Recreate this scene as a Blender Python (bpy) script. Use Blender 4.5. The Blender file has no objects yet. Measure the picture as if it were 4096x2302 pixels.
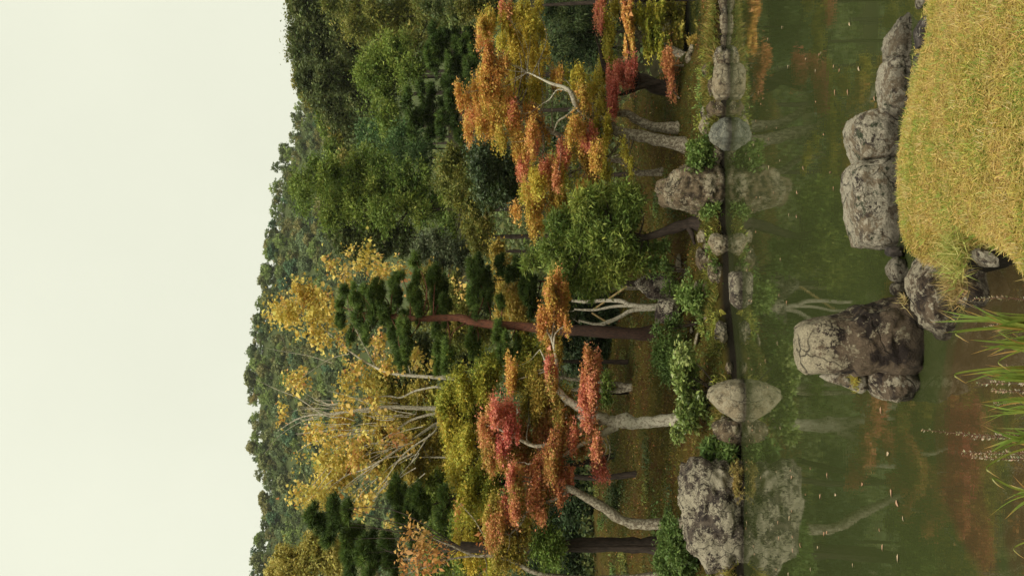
import bpy, math, random
import numpy as np
from mathutils import Matrix, Vector

SC = bpy.context.scene
COL = SC.collection
PI = math.pi

# ------------------------------------------------------------------ camera
H_CAM = 2.2
PITCH = math.atan((2560 - 2048) / 4096 * 36 / 35)
S = 36 / 35 / 4096.0
Fw = np.array([0, math.cos(PITCH), math.sin(PITCH)])
Up = np.array([0, -math.sin(PITCH), math.cos(PITCH)])
cam_d = bpy.data.cameras.new('camera')
cam_d.lens = 35; cam_d.sensor_width = 36; cam_d.sensor_fit = 'HORIZONTAL'
cam_d.clip_start = 0.05; cam_d.clip_end = 6000
cam = bpy.data.objects.new('camera', cam_d)
COL.objects.link(cam)
# the photograph is a portrait frame lying on its side: picture-left is up
M = Matrix(((-Up[0], 1, -Fw[0], 0), (-Up[1], 0, -Fw[1], 0), (-Up[2], 0, -Fw[2], H_CAM), (0, 0, 0, 1)))
cam.matrix_world = M
SC.camera = cam

# ------------------------------------------------------------------ sky and light
SUN_EL, SUN_ROT = math.radians(50), math.radians(205)
w = bpy.data.worlds.new('World'); SC.world = w; w.use_nodes = True
nt = w.node_tree; nt.nodes.clear()
sky = nt.nodes.new('ShaderNodeTexSky'); sky.sky_type = 'NISHITA'; sky.sun_disc = False
sky.sun_elevation = SUN_EL; sky.sun_rotation = SUN_ROT
sky.air_density = 1.0; sky.dust_density = 6.0; sky.ozone_density = 1.0
scl = nt.nodes.new('ShaderNodeVectorMath'); scl.operation = 'SCALE'; scl.inputs['Scale'].default_value = 0.04
mixn = nt.nodes.new('ShaderNodeMix'); mixn.data_type = 'RGBA'
mixn.inputs[0].default_value = 0.92
mixn.inputs[7].default_value = (0.418, 0.424, 0.345, 1)   # closed, even cloud cover
tcw = nt.nodes.new('ShaderNodeTexCoord'); nzw = nt.nodes.new('ShaderNodeTexNoise'); nzw.inputs['Scale'].default_value = 2.2; nzw.inputs['Detail'].default_value = 4
mrw = nt.nodes.new('ShaderNodeMapRange'); mrw.inputs[1].default_value = 0.3; mrw.inputs[2].default_value = 0.7; mrw.inputs[3].default_value = 0.95; mrw.inputs[4].default_value = 1.05
mlw = nt.nodes.new('ShaderNodeVectorMath'); mlw.operation = 'SCALE'
nt.links.new(tcw.outputs['Generated'], nzw.inputs['Vector']); nt.links.new(nzw.outputs[0], mrw.inputs[0]); nt.links.new(mrw.outputs[0], mlw.inputs['Scale'])
bg = nt.nodes.new('ShaderNodeBackground'); bg.inputs['Strength'].default_value = 1.0
outw = nt.nodes.new('ShaderNodeOutputWorld')
nt.links.new(sky.outputs[0], scl.inputs[0]); nt.links.new(scl.outputs[0], mixn.inputs[6])
nt.links.new(mixn.outputs[2], mlw.inputs[0]); nt.links.new(mlw.outputs[0], bg.inputs['Color']); nt.links.new(bg.outputs[0], outw.inputs['Surface'])
sun_d = bpy.data.lights.new('sun', 'SUN'); sun_d.energy = 1.5; sun_d.angle = math.radians(35)
sun_d.color = (1.0, 0.95, 0.84)
sun = bpy.data.objects.new('sun', sun_d); COL.objects.link(sun)
sun.rotation_euler = (math.radians(40), 0, math.radians(-22))
SC.view_settings.view_transform = 'Standard'; SC.view_settings.look = 'None'
SC.view_settings.exposure = 1.15; SC.view_settings.gamma = 1.0
SC.view_settings.use_curve_mapping = False
SC.cycles.max_bounces = 6; SC.cycles.diffuse_bounces = 3; SC.cycles.glossy_bounces = 3
SC.cycles.transmission_bounces = 3; SC.cycles.use_denoising = True

# ------------------------------------------------------------------ pixel helpers
VIEWS = {1: (900, 0, 1.81), 2: (900, 750, 1.81), 3: (900, 1500, 1.805), 4: (1900, 0, 1.81), 5: (1900, 750, 1.81),
         6: (1900, 1500, 1.805), 7: (2996, 0, 1.259), 8: (2996, 1150, 1.257), 'A': (2640, 1450, 1.70),
         'B': (2540, 860, 2.068), 'C': (2440, 0, 1.608), 'D': (3150, 950, 2.068), 'E': (3650, 1150, 2.632),
         'F': (3650, 1650, 2.222), 'G': (3350, 0, 2.069), 0: (0, 0, 1.0)}

def px(v, x, y):
    ox, oy, k = VIEWS[v]
    return ox + x / k, oy + y / k

def ray(x, y):
    d = Fw + (1151 - y) * S * np.array([1.0, 0, 0]) + (2048 - x) * S * Up
    return d

def at(x, y, D):
    d = ray(x, y)
    return np.array([0, 0, H_CAM]) + d * (D / d[1])

def on_z(x, y, z=0.0):
    d = ray(x, y)
    return np.array([0, 0, H_CAM]) + d * ((z - H_CAM) / d[2])

# ------------------------------------------------------------------ noise
_rs = np.random.RandomState(7)
_PERM = _rs.rand(64, 64, 64).astype(np.float32)

def vnoise(p):
    p = np.asarray(p, dtype=np.float64)
    i = np.floor(p).astype(np.int64); f = p - i
    f = f * f * (3 - 2 * f)
    i0 = i & 63; i1 = (i + 1) & 63
    def g(a, b, c): return _PERM[a, b, c]
    x0, y0, z0 = i0[..., 0], i0[..., 1], i0[..., 2]; x1, y1, z1 = i1[..., 0], i1[..., 1], i1[..., 2]
    fx, fy, fz = f[..., 0], f[..., 1], f[..., 2]
    a = g(x0, y0, z0) * (1 - fx) + g(x1, y0, z0) * fx
    b = g(x0, y1, z0) * (1 - fx) + g(x1, y1, z0) * fx
    c = g(x0, y0, z1) * (1 - fx) + g(x1, y0, z1) * fx
    d = g(x0, y1, z1) * (1 - fx) + g(x1, y1, z1) * fx
    return (a * (1 - fy) + b * fy) * (1 - fz) + (c * (1 - fy) + d * fy) * fz

def fbm(p, o=4):
    t = 0; a = 0.5
    p = np.asarray(p, dtype=np.float64)
    for k in range(o):
        t = t + a * (vnoise(p * 2 ** k + 17.3 * k) - 0.5); a *= 0.5
    return t

def nrm(v):
    return v / np.maximum(np.linalg.norm(v, axis=-1, keepdims=True), 1e-9)

# ------------------------------------------------------------------ materials
def new_mat(name):
    m = bpy.data.materials.new(name); m.use_nodes = True
    n = m.node_tree.nodes; n.clear()
    out = n.new('ShaderNodeOutputMaterial')
    return m, m.node_tree, out

def N(t, kind, **kw):
    n = t.nodes.new(kind)
    for k, v in kw.items(): setattr(n, k, v)
    return n

def leaf_material(name, trans=0.25, rough=0.55, spec=0.25):
    m, t, out = new_mat(name)
    a = N(t, 'ShaderNodeAttribute'); a.attribute_name = 'Col'
    p = N(t, 'ShaderNodeBsdfPrincipled')
    p.inputs['Roughness'].default_value = rough
    p.inputs['Specular IOR Level'].default_value = spec
    tr = N(t, 'ShaderNodeBsdfTranslucent'); mx = N(t, 'ShaderNodeMixShader')
    mx.inputs[0].default_value = trans
    t.links.new(a.outputs['Color'], p.inputs['Base Color']); t.links.new(a.outputs['Color'], tr.inputs['Color'])
    t.links.new(p.outputs[0], mx.inputs[1]); t.links.new(tr.outputs[0], mx.inputs[2])
    t.links.new(mx.outputs[0], out.inputs['Surface'])
    return m

def ramp(t, fac, stops, interp='LINEAR'):
    r = N(t, 'ShaderNodeValToRGB'); r.color_ramp.interpolation = interp
    e = r.color_ramp.elements
    while len(e) < len(stops): e.new(0.5)
    for i, (p, c) in enumerate(stops):
        e[i].position = p; e[i].color = (c, c, c, 1) if not hasattr(c, '__len__') else (*c, 1)
    t.links.new(fac, r.inputs[0])
    return r.outputs[0]

def mixc(t, fac, a, b):
    m = N(t, 'ShaderNodeMix', data_type='RGBA')
    for s, v in ((0, fac), (6, a), (7, b)):
        if hasattr(v, 'is_output'): t.links.new(v, m.inputs[s])
        else: m.inputs[s].default_value = v if s == 0 else (*v, 1)
    return m.outputs[2]

def noise(t, vec, scale, detail=6, rough=0.6, dist=0.0):
    n = N(t, 'ShaderNodeTexNoise'); n.inputs['Scale'].default_value = scale
    n.inputs['Detail'].default_value = detail; n.inputs['Roughness'].default_value = rough
    n.inputs['Distortion'].default_value = dist
    t.links.new(vec, n.inputs['Vector'])
    return n.outputs[0]

def rock_material(name, base, dark, lichen, l_amt=0.5, d_amt=0.45, moss=None, m_amt=0.0, scale=1.0, bump=0.5, blot=None, dry=0.0):
    m, t, out = new_mat(name)
    tc = N(t, 'ShaderNodeTexCoord'); v = tc.outputs['Object']
    p = N(t, 'ShaderNodeBsdfPrincipled'); p.inputs['Roughness'].default_value = 0.9
    p.inputs['Specular IOR Level'].default_value = 0.2
    n1 = noise(t, v, 2.2 * scale, 8, 0.65, 0.4); n2 = noise(t, v, 6 * scale, 8, 0.7, 0.2)
    n3 = noise(t, v, 25 * scale, 6, 0.75); n4 = noise(t, v, 3.5 * scale, 10, 0.72, 0.6)
    b2 = tuple(min(1, c * 1.5) for c in base)
    c = mixc(t, ramp(t, n2, [(0.35, 0.0), (0.65, 1.0)]), base, b2)
    c = mixc(t, ramp(t, n1, [(d_amt - 0.06, 1.0), (d_amt + 0.06, 0.0)]), c, dark)
    # crusty lichen: blotches with a broken edge
    nb = noise(t, v, 0.75 * scale, 3, 0.5, 0.3); nf_ = noise(t, v, 11 * scale, 5, 0.7)
    s1 = N(t, 'ShaderNodeMath', operation='MULTIPLY_ADD'); s1.inputs[1].default_value = 0.9; t.links.new(nb, s1.inputs[0]); t.links.new(n4, s1.inputs[2])
    s2 = N(t, 'ShaderNodeMath', operation='MULTIPLY_ADD'); s2.inputs[1].default_value = 0.8; t.links.new(nf_, s2.inputs[0]); t.links.new(s1.outputs[0], s2.inputs[2])
    l0 = (1 - l_amt + 0.45 + 0.40) / 2.7
    sc_ = N(t, 'ShaderNodeMath', operation='MULTIPLY'); sc_.inputs[1].default_value = 1 / 2.7; t.links.new(s2.outputs[0], sc_.inputs[0])
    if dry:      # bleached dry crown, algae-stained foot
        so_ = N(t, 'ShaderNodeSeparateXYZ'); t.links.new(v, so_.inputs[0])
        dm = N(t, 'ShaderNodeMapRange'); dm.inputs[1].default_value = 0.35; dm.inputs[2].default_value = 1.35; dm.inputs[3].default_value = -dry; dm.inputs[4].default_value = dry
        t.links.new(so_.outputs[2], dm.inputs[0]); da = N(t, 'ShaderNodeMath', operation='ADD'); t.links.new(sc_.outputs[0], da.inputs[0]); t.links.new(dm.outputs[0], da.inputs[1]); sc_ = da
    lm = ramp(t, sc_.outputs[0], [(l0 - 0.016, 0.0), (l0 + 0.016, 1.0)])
    l2 = tuple(x * 0.7 for x in lichen)
    lc = mixc(t, ramp(t, n3, [(0.4, 0.0), (0.6, 1.0)]), l2, lichen)
    c = mixc(t, lm, c, lc)
    if blot:
        vo = N(t, 'ShaderNodeTexVoronoi'); vo.inputs['Scale'].default_value = 7 * scale
        t.links.new(v, vo.inputs['Vector'])
        vm = ramp(t, vo.outputs['Distance'], [(0.16, 1.0), (0.24, 0.0)])
        mu = N(t, 'ShaderNodeMath', operation='MULTIPLY'); t.links.new(vm, mu.inputs[0])
        t.links.new(ramp(t, n1, [(0.5, 0.0), (0.56, 1.0)]), mu.inputs[1])
        c = mixc(t, mu.outputs[0], c, blot)
    if moss:
        n5 = noise(t, v, 3.0 * scale, 8, 0.7, 0.3)
        c = mixc(t, ramp(t, n5, [(1 - m_amt - 0.03, 0.0), (1 - m_amt + 0.04, 1.0)]), c, moss)
    g = ramp(t, n3, [(0.3, 0.55), (0.7, 1.15)])
    mul = N(t, 'ShaderNodeMix', data_type='RGBA', blend_type='MULTIPLY'); mul.inputs[0].default_value = 0.8
    t.links.new(c, mul.inputs[6]); t.links.new(g, mul.inputs[7])
    nv_ = N(t, 'ShaderNodeTexNoise'); nv_.inputs['Scale'].default_value = 1.6 * scale; nv_.inputs['Detail'].default_value = 4; t.links.new(v, nv_.inputs['Vector'])
    dv = N(t, 'ShaderNodeVectorMath', operation='MULTIPLY_ADD'); dv.inputs[1].default_value = (0.35, 0.35, 0.35); t.links.new(nv_.outputs['Color'], dv.inputs[0]); t.links.new(v, dv.inputs[2])
    ve = N(t, 'ShaderNodeTexVoronoi', feature='DISTANCE_TO_EDGE'); ve.inputs['Scale'].default_value = 0.9 * scale; t.links.new(dv.outputs[0], ve.inputs['Vector'])
    ck = ramp(t, ve.outputs['Distance'], [(0.0, 1.0), (0.028, 0.0)])
    ckm = N(t, 'ShaderNodeMath', operation='MULTIPLY'); t.links.new(ck, ckm.inputs[0]); t.links.new(ramp(t, nb, [(0.42, 0.0), (0.55, 0.85)]), ckm.inputs[1])
    mul2 = mixc(t, ckm.outputs[0], mul.outputs[2], (0.02, 0.016, 0.012))
    geo = N(t, 'ShaderNodeNewGeometry'); sz = N(t, 'ShaderNodeSeparateXYZ'); t.links.new(geo.outputs['Position'], sz.inputs[0])
    wz = N(t, 'ShaderNodeMath', operation='MULTIPLY_ADD'); wz.inputs[1].default_value = -0.22; t.links.new(n1, wz.inputs[0]); t.links.new(sz.outputs[2], wz.inputs[2])
    wm = N(t, 'ShaderNodeMapRange'); wm.inputs[1].default_value = -0.06; wm.inputs[2].default_value = 0.05; wm.inputs[3].default_value = 0.72; wm.inputs[4].default_value = 0.0
    t.links.new(wz.outputs[0], wm.inputs[0])
    cw = mixc(t, wm.outputs[0], mul2, (0.022, 0.017, 0.011))     # wet stain at the waterline
    t.links.new(cw, p.inputs['Base Color'])
    ad = N(t, 'ShaderNodeMath', operation='MULTIPLY_ADD'); ad.inputs[1].default_value = 0.35
    t.links.new(n3, ad.inputs[0]); t.links.new(n4, ad.inputs[2])
    a2 = N(t, 'ShaderNodeMath', operation='MULTIPLY_ADD'); a2.inputs[1].default_value = -0.5; t.links.new(ckm.outputs[0], a2.inputs[0]); t.links.new(ad.outputs[0], a2.inputs[2])
    bp = N(t, 'ShaderNodeBump'); bp.inputs['Strength'].default_value = bump; bp.inputs['Distance'].default_value = 0.16 / scale
    t.links.new(a2.outputs[0], bp.inputs['Height']); t.links.new(bp.outputs[0], p.inputs['Normal'])
    t.links.new(p.outputs[0], out.inputs['Surface'])
    return m

def bark_material(name, base, dark, lichen, l_amt=0.4, scale=1.0):
    m, t, out = new_mat(name)
    tc = N(t, 'ShaderNodeTexCoord')
    mp = N(t, 'ShaderNodeMapping'); mp.inputs['Scale'].default_value = (1, 1, 0.25)
    t.links.new(tc.outputs['Object'], mp.inputs[0])
    p = N(t, 'ShaderNodeBsdfPrincipled'); p.inputs['Roughness'].default_value = 0.9
    p.inputs['Specular IOR Level'].default_value = 0.15
    n1 = noise(t, mp.outputs[0], 18 * scale, 6, 0.7); n2 = noise(t, tc.outputs['Object'], 7 * scale, 8, 0.7, 0.4)
    c = mixc(t, ramp(t, n1, [(0.38, 0.0), (0.6, 1.0)]), dark, base)
    c = mixc(t, ramp(t, n2, [(1 - l_amt - 0.03, 0.0), (1 - l_amt + 0.03, 1.0)]), c, lichen)
    t.links.new(c, p.inputs['Base Color'])
    bp = N(t, 'ShaderNodeBump'); bp.inputs['Strength'].default_value = 0.7; bp.inputs['Distance'].default_value = 0.03
    t.links.new(n1, bp.inputs['Height']); t.links.new(bp.outputs[0], p.inputs['Normal'])
    t.links.new(p.outputs[0], out.inputs['Surface'])
    return m

MAT = {}
MAT['leaf'] = leaf_material('leaf', 0.28)
MAT['gloss_leaf'] = leaf_material('gloss_leaf', 0.15, 0.4, 0.45)
MAT['needle'] = leaf_material('needle', 0.12, 0.6, 0.2)
MAT['grass'] = leaf_material('grass', 0.25, 0.6, 0.25)
MAT['bark_maple'] = bark_material('bark_maple', (0.20, 0.165, 0.115), (0.08, 0.062, 0.042), (0.34, 0.30, 0.22), 0.48, 2.0)
MAT['bark_white'] = bark_material('bark_white', (0.30, 0.26, 0.19), (0.12, 0.10, 0.07), (0.46, 0.42, 0.32), 0.53, 2.0)
MAT['bark_dark'] = bark_material('bark_dark', (0.055, 0.04, 0.03), (0.02, 0.015, 0.012), (0.12, 0.11, 0.08), 0.3)
MAT['bark_pine'] = bark_material('bark_pine', (0.22, 0.085, 0.05), (0.07, 0.035, 0.025), (0.25, 0.13, 0.09), 0.35, 2.0)
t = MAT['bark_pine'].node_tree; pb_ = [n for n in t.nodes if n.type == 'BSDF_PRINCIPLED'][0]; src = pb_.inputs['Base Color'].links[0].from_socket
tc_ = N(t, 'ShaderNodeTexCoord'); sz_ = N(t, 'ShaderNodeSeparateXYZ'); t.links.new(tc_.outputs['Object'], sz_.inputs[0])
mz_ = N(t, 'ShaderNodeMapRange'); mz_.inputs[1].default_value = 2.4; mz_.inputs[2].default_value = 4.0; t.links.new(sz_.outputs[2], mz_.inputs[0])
lo_ = N(t, 'ShaderNodeMix', data_type='RGBA', blend_type='MULTIPLY'); lo_.inputs[0].default_value = 1.0; t.links.new(src, lo_.inputs[6]); lo_.inputs[7].default_value = (0.30, 0.42, 0.48, 1)  # lower bark is browner, and darkened further to paint in the shade there
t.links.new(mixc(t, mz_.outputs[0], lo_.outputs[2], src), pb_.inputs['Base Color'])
MAT['bamboo'] = bark_material('bamboo', (0.40, 0.30, 0.14), (0.25, 0.17, 0.07), (0.45, 0.36, 0.20), 0.4)

# ------------------------------------------------------------------ object helpers
def tag(o, label=None, cat=None, group=None, kind=None):
    if label: o['label'] = label
    if cat: o['category'] = cat
    if group: o['group'] = group
    if kind: o['kind'] = kind
    return o

def link(name, me, mat=None, parent=None):
    o = bpy.data.objects.new(name, me); COL.objects.link(o)
    if mat is not None and me is not None and not me.materials: me.materials.append(mat)
    if parent is not None:
        o.parent = parent
        o.matrix_parent_inverse = Matrix.Translation(-Vector(parent.location))
    return o

def empty(name, loc):
    o = bpy.data.objects.new(name, None); COL.objects.link(o); o.location = loc
    o.empty_display_size = 0.2
    return o

def raw_mesh(name, verts, faces, cols=None, smooth=False):
    """faces: (n,k) int array"""
    me = bpy.data.meshes.new(name)
    verts = np.asarray(verts, dtype=np.float32); faces = np.asarray(faces, dtype=np.int32)
    n, k = faces.shape
    me.vertices.add(len(verts)); me.vertices.foreach_set('co', verts.ravel())
    me.loops.add(n * k); me.loops.foreach_set('vertex_index', faces.ravel())
    me.polygons.add(n)
    me.polygons.foreach_set('loop_start', np.arange(0, n * k, k, dtype=np.int32))
    me.polygons.foreach_set('loop_total', np.full(n, k, dtype=np.int32))
    if smooth: me.polygons.foreach_set('use_smooth', np.ones(n, dtype=bool))
    me.update(calc_edges=True)
    if cols is not None:
        at_ = me.attributes.new('Col', 'FLOAT_COLOR', 'FACE')
        c4 = np.ones((n, 4), dtype=np.float32); c4[:, :3] = cols
        at_.data.foreach_set('color', c4.ravel())
    return me

def centre(me_verts, c):
    return np.asarray(me_verts) - np.asarray(c)

def local_obj(name, verts, faces, mat, loc, parent=None, cols=None, smooth=False):
    """mesh with its origin at loc (world)"""
    me = raw_mesh(name, np.asarray(verts) - np.asarray(loc), faces, cols, smooth)
    o = bpy.data.objects.new(name, me); COL.objects.link(o)
    me.materials.append(mat)
    if parent is not None:
        o.parent = parent; o.location = Vector(loc) - Vector(parent.location)
    else:
        o.location = loc
    return o

# leaf quads: a folded diamond each
def leaf_quads(pos, axis, nor, L, Wd, fold=0.25):
    axis = nrm(axis); side = nrm(np.cross(axis, nor)); up = np.cross(side, axis)
    L = L[:, None]; Wd = Wd[:, None]
    b = pos - axis * L * 0.5; tp = pos + axis * L * 0.5
    l = pos - axis * L * 0.05 - side * Wd * 0.5 + up * Wd * fold
    r = pos - axis * L * 0.05 + side * Wd * 0.5 + up * Wd * fold
    return np.stack([b, r, tp, l], axis=1).reshape(-1, 3)

def leaf_tris(pos, axis, nor, L, Wd):
    axis = nrm(axis); side = nrm(np.cross(axis, nor)); L = L[:, None]; Wd = Wd[:, None]
    return np.stack([pos - axis * L * 0.42 - side * Wd * 0.6, pos - axis * L * 0.42 + side * Wd * 0.6, pos + axis * L * 0.58], axis=1).reshape(-1, 3)

def gain(C): return 0.92 * (1 - np.exp(-2.7 * np.asarray(C)))

DENS = 2.3
def pal_colors(pal, t, jit, rng):
    pal = np.asarray(pal, dtype=np.float64); n = len(pal)
    x = np.clip(t, 0, 0.9999) * (n - 1)
    i = np.floor(x).astype(int); f = (x - i)[:, None]
    c = pal[i] * (1 - f) + pal[np.minimum(i + 1, n - 1)] * f
    return c * np.exp(rng.normal(0, jit, (len(t), 1))) * np.exp(rng.normal(0, jit * 0.35, (len(t), 3)))

class Foliage:
    """collects the leaves of one crown"""
    def __init__(self, seed, tri=True):
        self.rng = np.random.RandomState(seed); self.V = []; self.C = []; self.tri = tri
    def add(self, pos, axis, nor, L, Wd, col, fold=0.25):
        self.V.append(leaf_tris(pos, axis, nor, L, Wd) if self.tri else leaf_quads(pos, axis, nor, L, Wd, fold)); self.C.append(col)
    def blobs(self, B, pal, dens=2.0, leaf=0.06, aspect=0.7, rc=0.22, flat=0.5, per=24, shell=0.45, droop=0.3, hor=0.7,
              freq=0.7, jit=0.18, top=0.0, D=30.0, spread=0.25, rag=0.25):
        """B: list of (centre, radii(3)); dens = leaves per rendered pixel of projected area"""
        rng = self.rng
        if not B: return
        if rag > 0.5:                    # a spray is several uneven wings, not one oval
            B = [(b[0] + rng.uniform(-0.75, 0.75, 3) * b[1], b[1] * rng.uniform(0.32, 0.66) * np.array([1.1, 1.05, 0.92])) for b in B for _ in range(5)]
        c = np.array([b[0] for b in B]); r = np.array([b[1] for b in B])
        pxm = 1024 / (1.0286 * D)
        area = PI * r[:, 0] * r[:, 2] * pxm ** 2
        n_leaf = int(area.sum() * dens * DENS)
        n_cl = max(1, n_leaf // per)
        idx = rng.choice(len(B), n_cl, p=area / area.sum())
        d = nrm(rng.normal(size=(n_cl, 3)))
        d[:, 2] += 0.15; d = nrm(d)
        rad = shell + (1.08 - shell) * rng.rand(n_cl, 1) ** 0.7
        rad = rad * (1 + rag * (rng.rand(n_cl, 1) < 0.22) * rng.rand(n_cl, 1))
        cc = c[idx] + d * rad * r[idx]
        cl_s = rc * np.exp(rng.normal(0, 0.25, n_cl))
        k = np.repeat(np.arange(n_cl), per)
        off = rng.normal(size=(len(k), 3)) * cl_s[k][:, None] * np.array([0.55, 0.55, 0.55 * flat])
        off[:, 2] = np.abs(off[:, 2]) * np.where(rng.rand(len(k)) < 0.75, 1, -1)
        pos = cc[k] + off
        od = nrm(off * 1.2 + d[k] * cl_s[k][:, None] * 0.6)
        axis = od + rng.normal(size=od.shape) * 0.5; axis[:, 2] *= (1 - hor * 0.6); axis[:, 2] -= droop
        axis = nrm(axis)
        nor = rng.normal(size=od.shape) * 0.45 + d[k] * 0.35; nor[:, 2] += hor
        nor = nrm(nor)
        L = leaf * np.exp(rng.normal(0, 0.3, len(k))); Wd = L * aspect
        t = 0.5 + 1.5 * fbm(cc * freq + self.rng.rand() * 30, 3)[k] + rng.normal(0, spread * 0.35, len(k))
        t = t + top * d[k][:, 2]
        self.add(pos, axis, nor, L, Wd, pal_colors(pal, t, jit, rng))
    def needles(self, B, pal, dens=0.18, length=0.12, width=0.014, per=18, D=30.0, jit=0.2):
        """pine pads: tufts of needles that stand up from the pad"""
        rng = self.rng
        SB = []
        for b in B:                      # a pad is several flat cushions at uneven heights
            for q_ in range(8):
                f_ = rng.uniform(0.28, 0.5); o_ = rng.uniform(-0.85, 0.85, 3) * b[1] * np.array([1.15, 1, 0.6])
                SB.append((b[0] + o_, b[1] * np.array([f_ * 1.4, f_ * 1.3, f_ * 0.5])))
        B = SB
        c = np.array([b[0] for b in B]); r = np.array([b[1] for b in B])
        pxm = 1024 / (1.0286 * D)
        area = PI * r[:, 0] * r[:, 2] * pxm ** 2
        n_t = max(1, int(area.sum() * dens * 1.9))
        idx = rng.choice(len(B), n_t, p=area / area.sum())
        d = nrm(rng.normal(size=(n_t, 3))); d[:, 2] = np.where(d[:, 2] < -0.2, -d[:, 2] * rng.choice([1, -0.6], n_t), d[:, 2])
        rad = 0.55 + 0.5 * rng.rand(n_t, 1) ** 0.6
        tc = c[idx] + d * rad * r[idx]
        tc = tc + 0.25 * fbm(tc * 2.2, 2)[:, None] * r[idx]
        ax = nrm(d * 0.7 + np.array([0, 0, 0.75]) + rng.normal(size=d.shape) * 0.25)
        k = np.repeat(np.arange(n_t), per)
        nd = nrm(ax[k] + rng.normal(size=(len(k), 3)) * 0.7)
        L = length * np.exp(rng.normal(0, 0.15, len(k)))
        pos = tc[k] + nd * L[:, None] * 0.5
        nor = nrm(rng.normal(size=nd.shape))
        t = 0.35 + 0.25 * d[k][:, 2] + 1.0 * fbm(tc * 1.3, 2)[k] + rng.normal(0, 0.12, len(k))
        self.add(pos, nd, nor, L, np.full(len(k), width), pal_colors(pal, t, jit, rng), 0.0)
    def object(self, name, mat, parent=None, loc=(0, 0, 0)):
        V = np.concatenate(self.V); C = np.concatenate(self.C)
        F_ = np.arange(len(V), dtype=np.int32).reshape(-1, 3 if self.tri else 4)
        return local_obj(name, V, F_, mat, loc, parent, gain(C))

def smooth_path(pts, rad, n=24):
    pts = np.asarray(pts, float); rad = np.asarray(rad, float)
    m = len(pts)
    if m == 2:
        t = np.linspace(0, 1, n)[:, None]
        return pts[0] * (1 - t) + pts[1] * t, rad[0] * (1 - t[:, 0]) + rad[1] * t[:, 0]
    P = np.vstack([2 * pts[0] - pts[1], pts, 2 * pts[-1] - pts[-2]])
    outp, outr = [], []
    per = max(3, n // (m - 1))
    for i in range(m - 1):
        p0, p1, p2, p3 = P[i:i + 4]
        for q in range(per):
            t = q / per
            outp.append(0.5 * ((2 * p1) + (-p0 + p2) * t + (2 * p0 - 5 * p1 + 4 * p2 - p3) * t * t + (-p0 + 3 * p1 - 3 * p2 + p3) * t ** 3))
            outr.append(rad[i] * (1 - t) + rad[i + 1] * t)
    outp.append(pts[-1]); outr.append(rad[-1])
    return np.array(outp), np.array(outr)

class Wood:
    def __init__(self, seed=0):
        self.V = []; self.F = []; self.n = 0; self.rng = np.random.RandomState(seed)
    def tube(self, pts, rad, n=20, seg=9, rough=0.2):
        p, r = smooth_path(pts, rad, n)
        t = nrm(np.gradient(p, axis=0))
        ref = np.array([0.31, 0.95, 0.05]) if abs(t[0][2]) > 0.5 else np.array([0, 0.1, 1.0])
        a = nrm(np.cross(t, ref)); b = np.cross(t, a)
        th = np.linspace(0, 2 * PI, seg, endpoint=False)
        ring = a[:, None, :] * np.cos(th)[None, :, None] + b[:, None, :] * np.sin(th)[None, :, None]
        rr = r[:, None, None] * (1 + rough * 2.2 * fbm((p[:, None, :] + ring * 0.15) * 5.0, 3)[..., None] * 2)
        v = (p[:, None, :] + ring * rr).reshape(-1, 3)
        m = len(p)
        i = np.arange(m - 1)[:, None] * seg; j = np.arange(seg)[None, :]; j2 = (j + 1) % seg
        f = np.stack([i + j, i + j2, i + seg + j2, i + seg + j], axis=-1).reshape(-1, 4) + self.n
        self.V.append(v); self.F.append(f); self.n += len(v)
        return p, r
    def object(self, name, mat, parent, loc):
        return local_obj(name, np.concatenate(self.V), np.concatenate(self.F), mat, loc, parent, None, True)

# ------------------------------------------------------------------ terrain
shore_px = [(2500, 2990), (2050, 2962), (1700, 2962), (1400, 2940), (1200, 2915), (1000, 2912), (850, 2900), (700, 2897),
            (520, 2903), (330, 2905), (100, 2905), (-200, 2900)]
_sp = np.array([on_z(x, y)[:2] for (y, x) in shore_px])
SHX = np.concatenate([[-40, -12], _sp[:, 0], [12, 40]]); SHY = np.concatenate([[20, 20.5], _sp[:, 1], [27, 28]])
_o = np.argsort(SHX); SHX, SHY = SHX[_o], SHY[_o]
PROF_S = np.array([-30, -3, -0.5, -0.02, 0.08, 0.6, 2.5, 6, 11, 17, 24, 40, 60, 110])
PROF_Z = np.array([-1.3, -0.9, -0.35, -0.06, 0.24, 0.42, 0.75, 1.6, 2.6, 3.8, 5.0, 8.2, 13., 26.])
ridge = [(-600, 1165), (0, 1160), (300, 1180), (400, 1172), (500, 1150), (600, 1110), (700, 1078), (800, 1066), (1000, 1042), (1100, 1022),
         (1200, 1005), (1300, 988), (1400, 976), (1500, 974), (1600, 968), (1700, 970), (1800, 982), (1880, 1012), (1950, 1020), (2050, 1018),
         (2150, 1005), (2250, 980), (2302, 962), (2600, 930)]
RA = np.array([(1151 - y) * S / (math.cos(PITCH) - (x - 2048) * S * -math.sin(PITCH) * -1) for y, x in ridge])
RE = []
RA = []
for y, x in ridge:
    d = ray(x, y); RA.append(d[0] / d[1]); RE.append(d[2] / d[1])
_o = np.argsort(RA); RA = np.array(RA)[_o]; RE = np.array(RE)[_o]

GRASS_PX = [(3695, -350), (3690, -60), (3664, 60), (3630, 250), (3592, 470), (3570, 620), (3568, 800), (3584, 960), (3612, 1050), (3665, 1010),
            (3755, 955), (3850, 965), (3960, 1010), (4005, 1065), (4050, 1130), (4110, 1185), (4400, 1260)]
ZG = 0.46
GP = [tuple(on_z(x, y, ZG)[:2]) for x, y in GRASS_PX] + [(-1.6, 3.4), (-6, 3.2), (-14, 3), (-14, -30), (30, -30), (30, 7)]
GP = np.array(GP)

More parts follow.
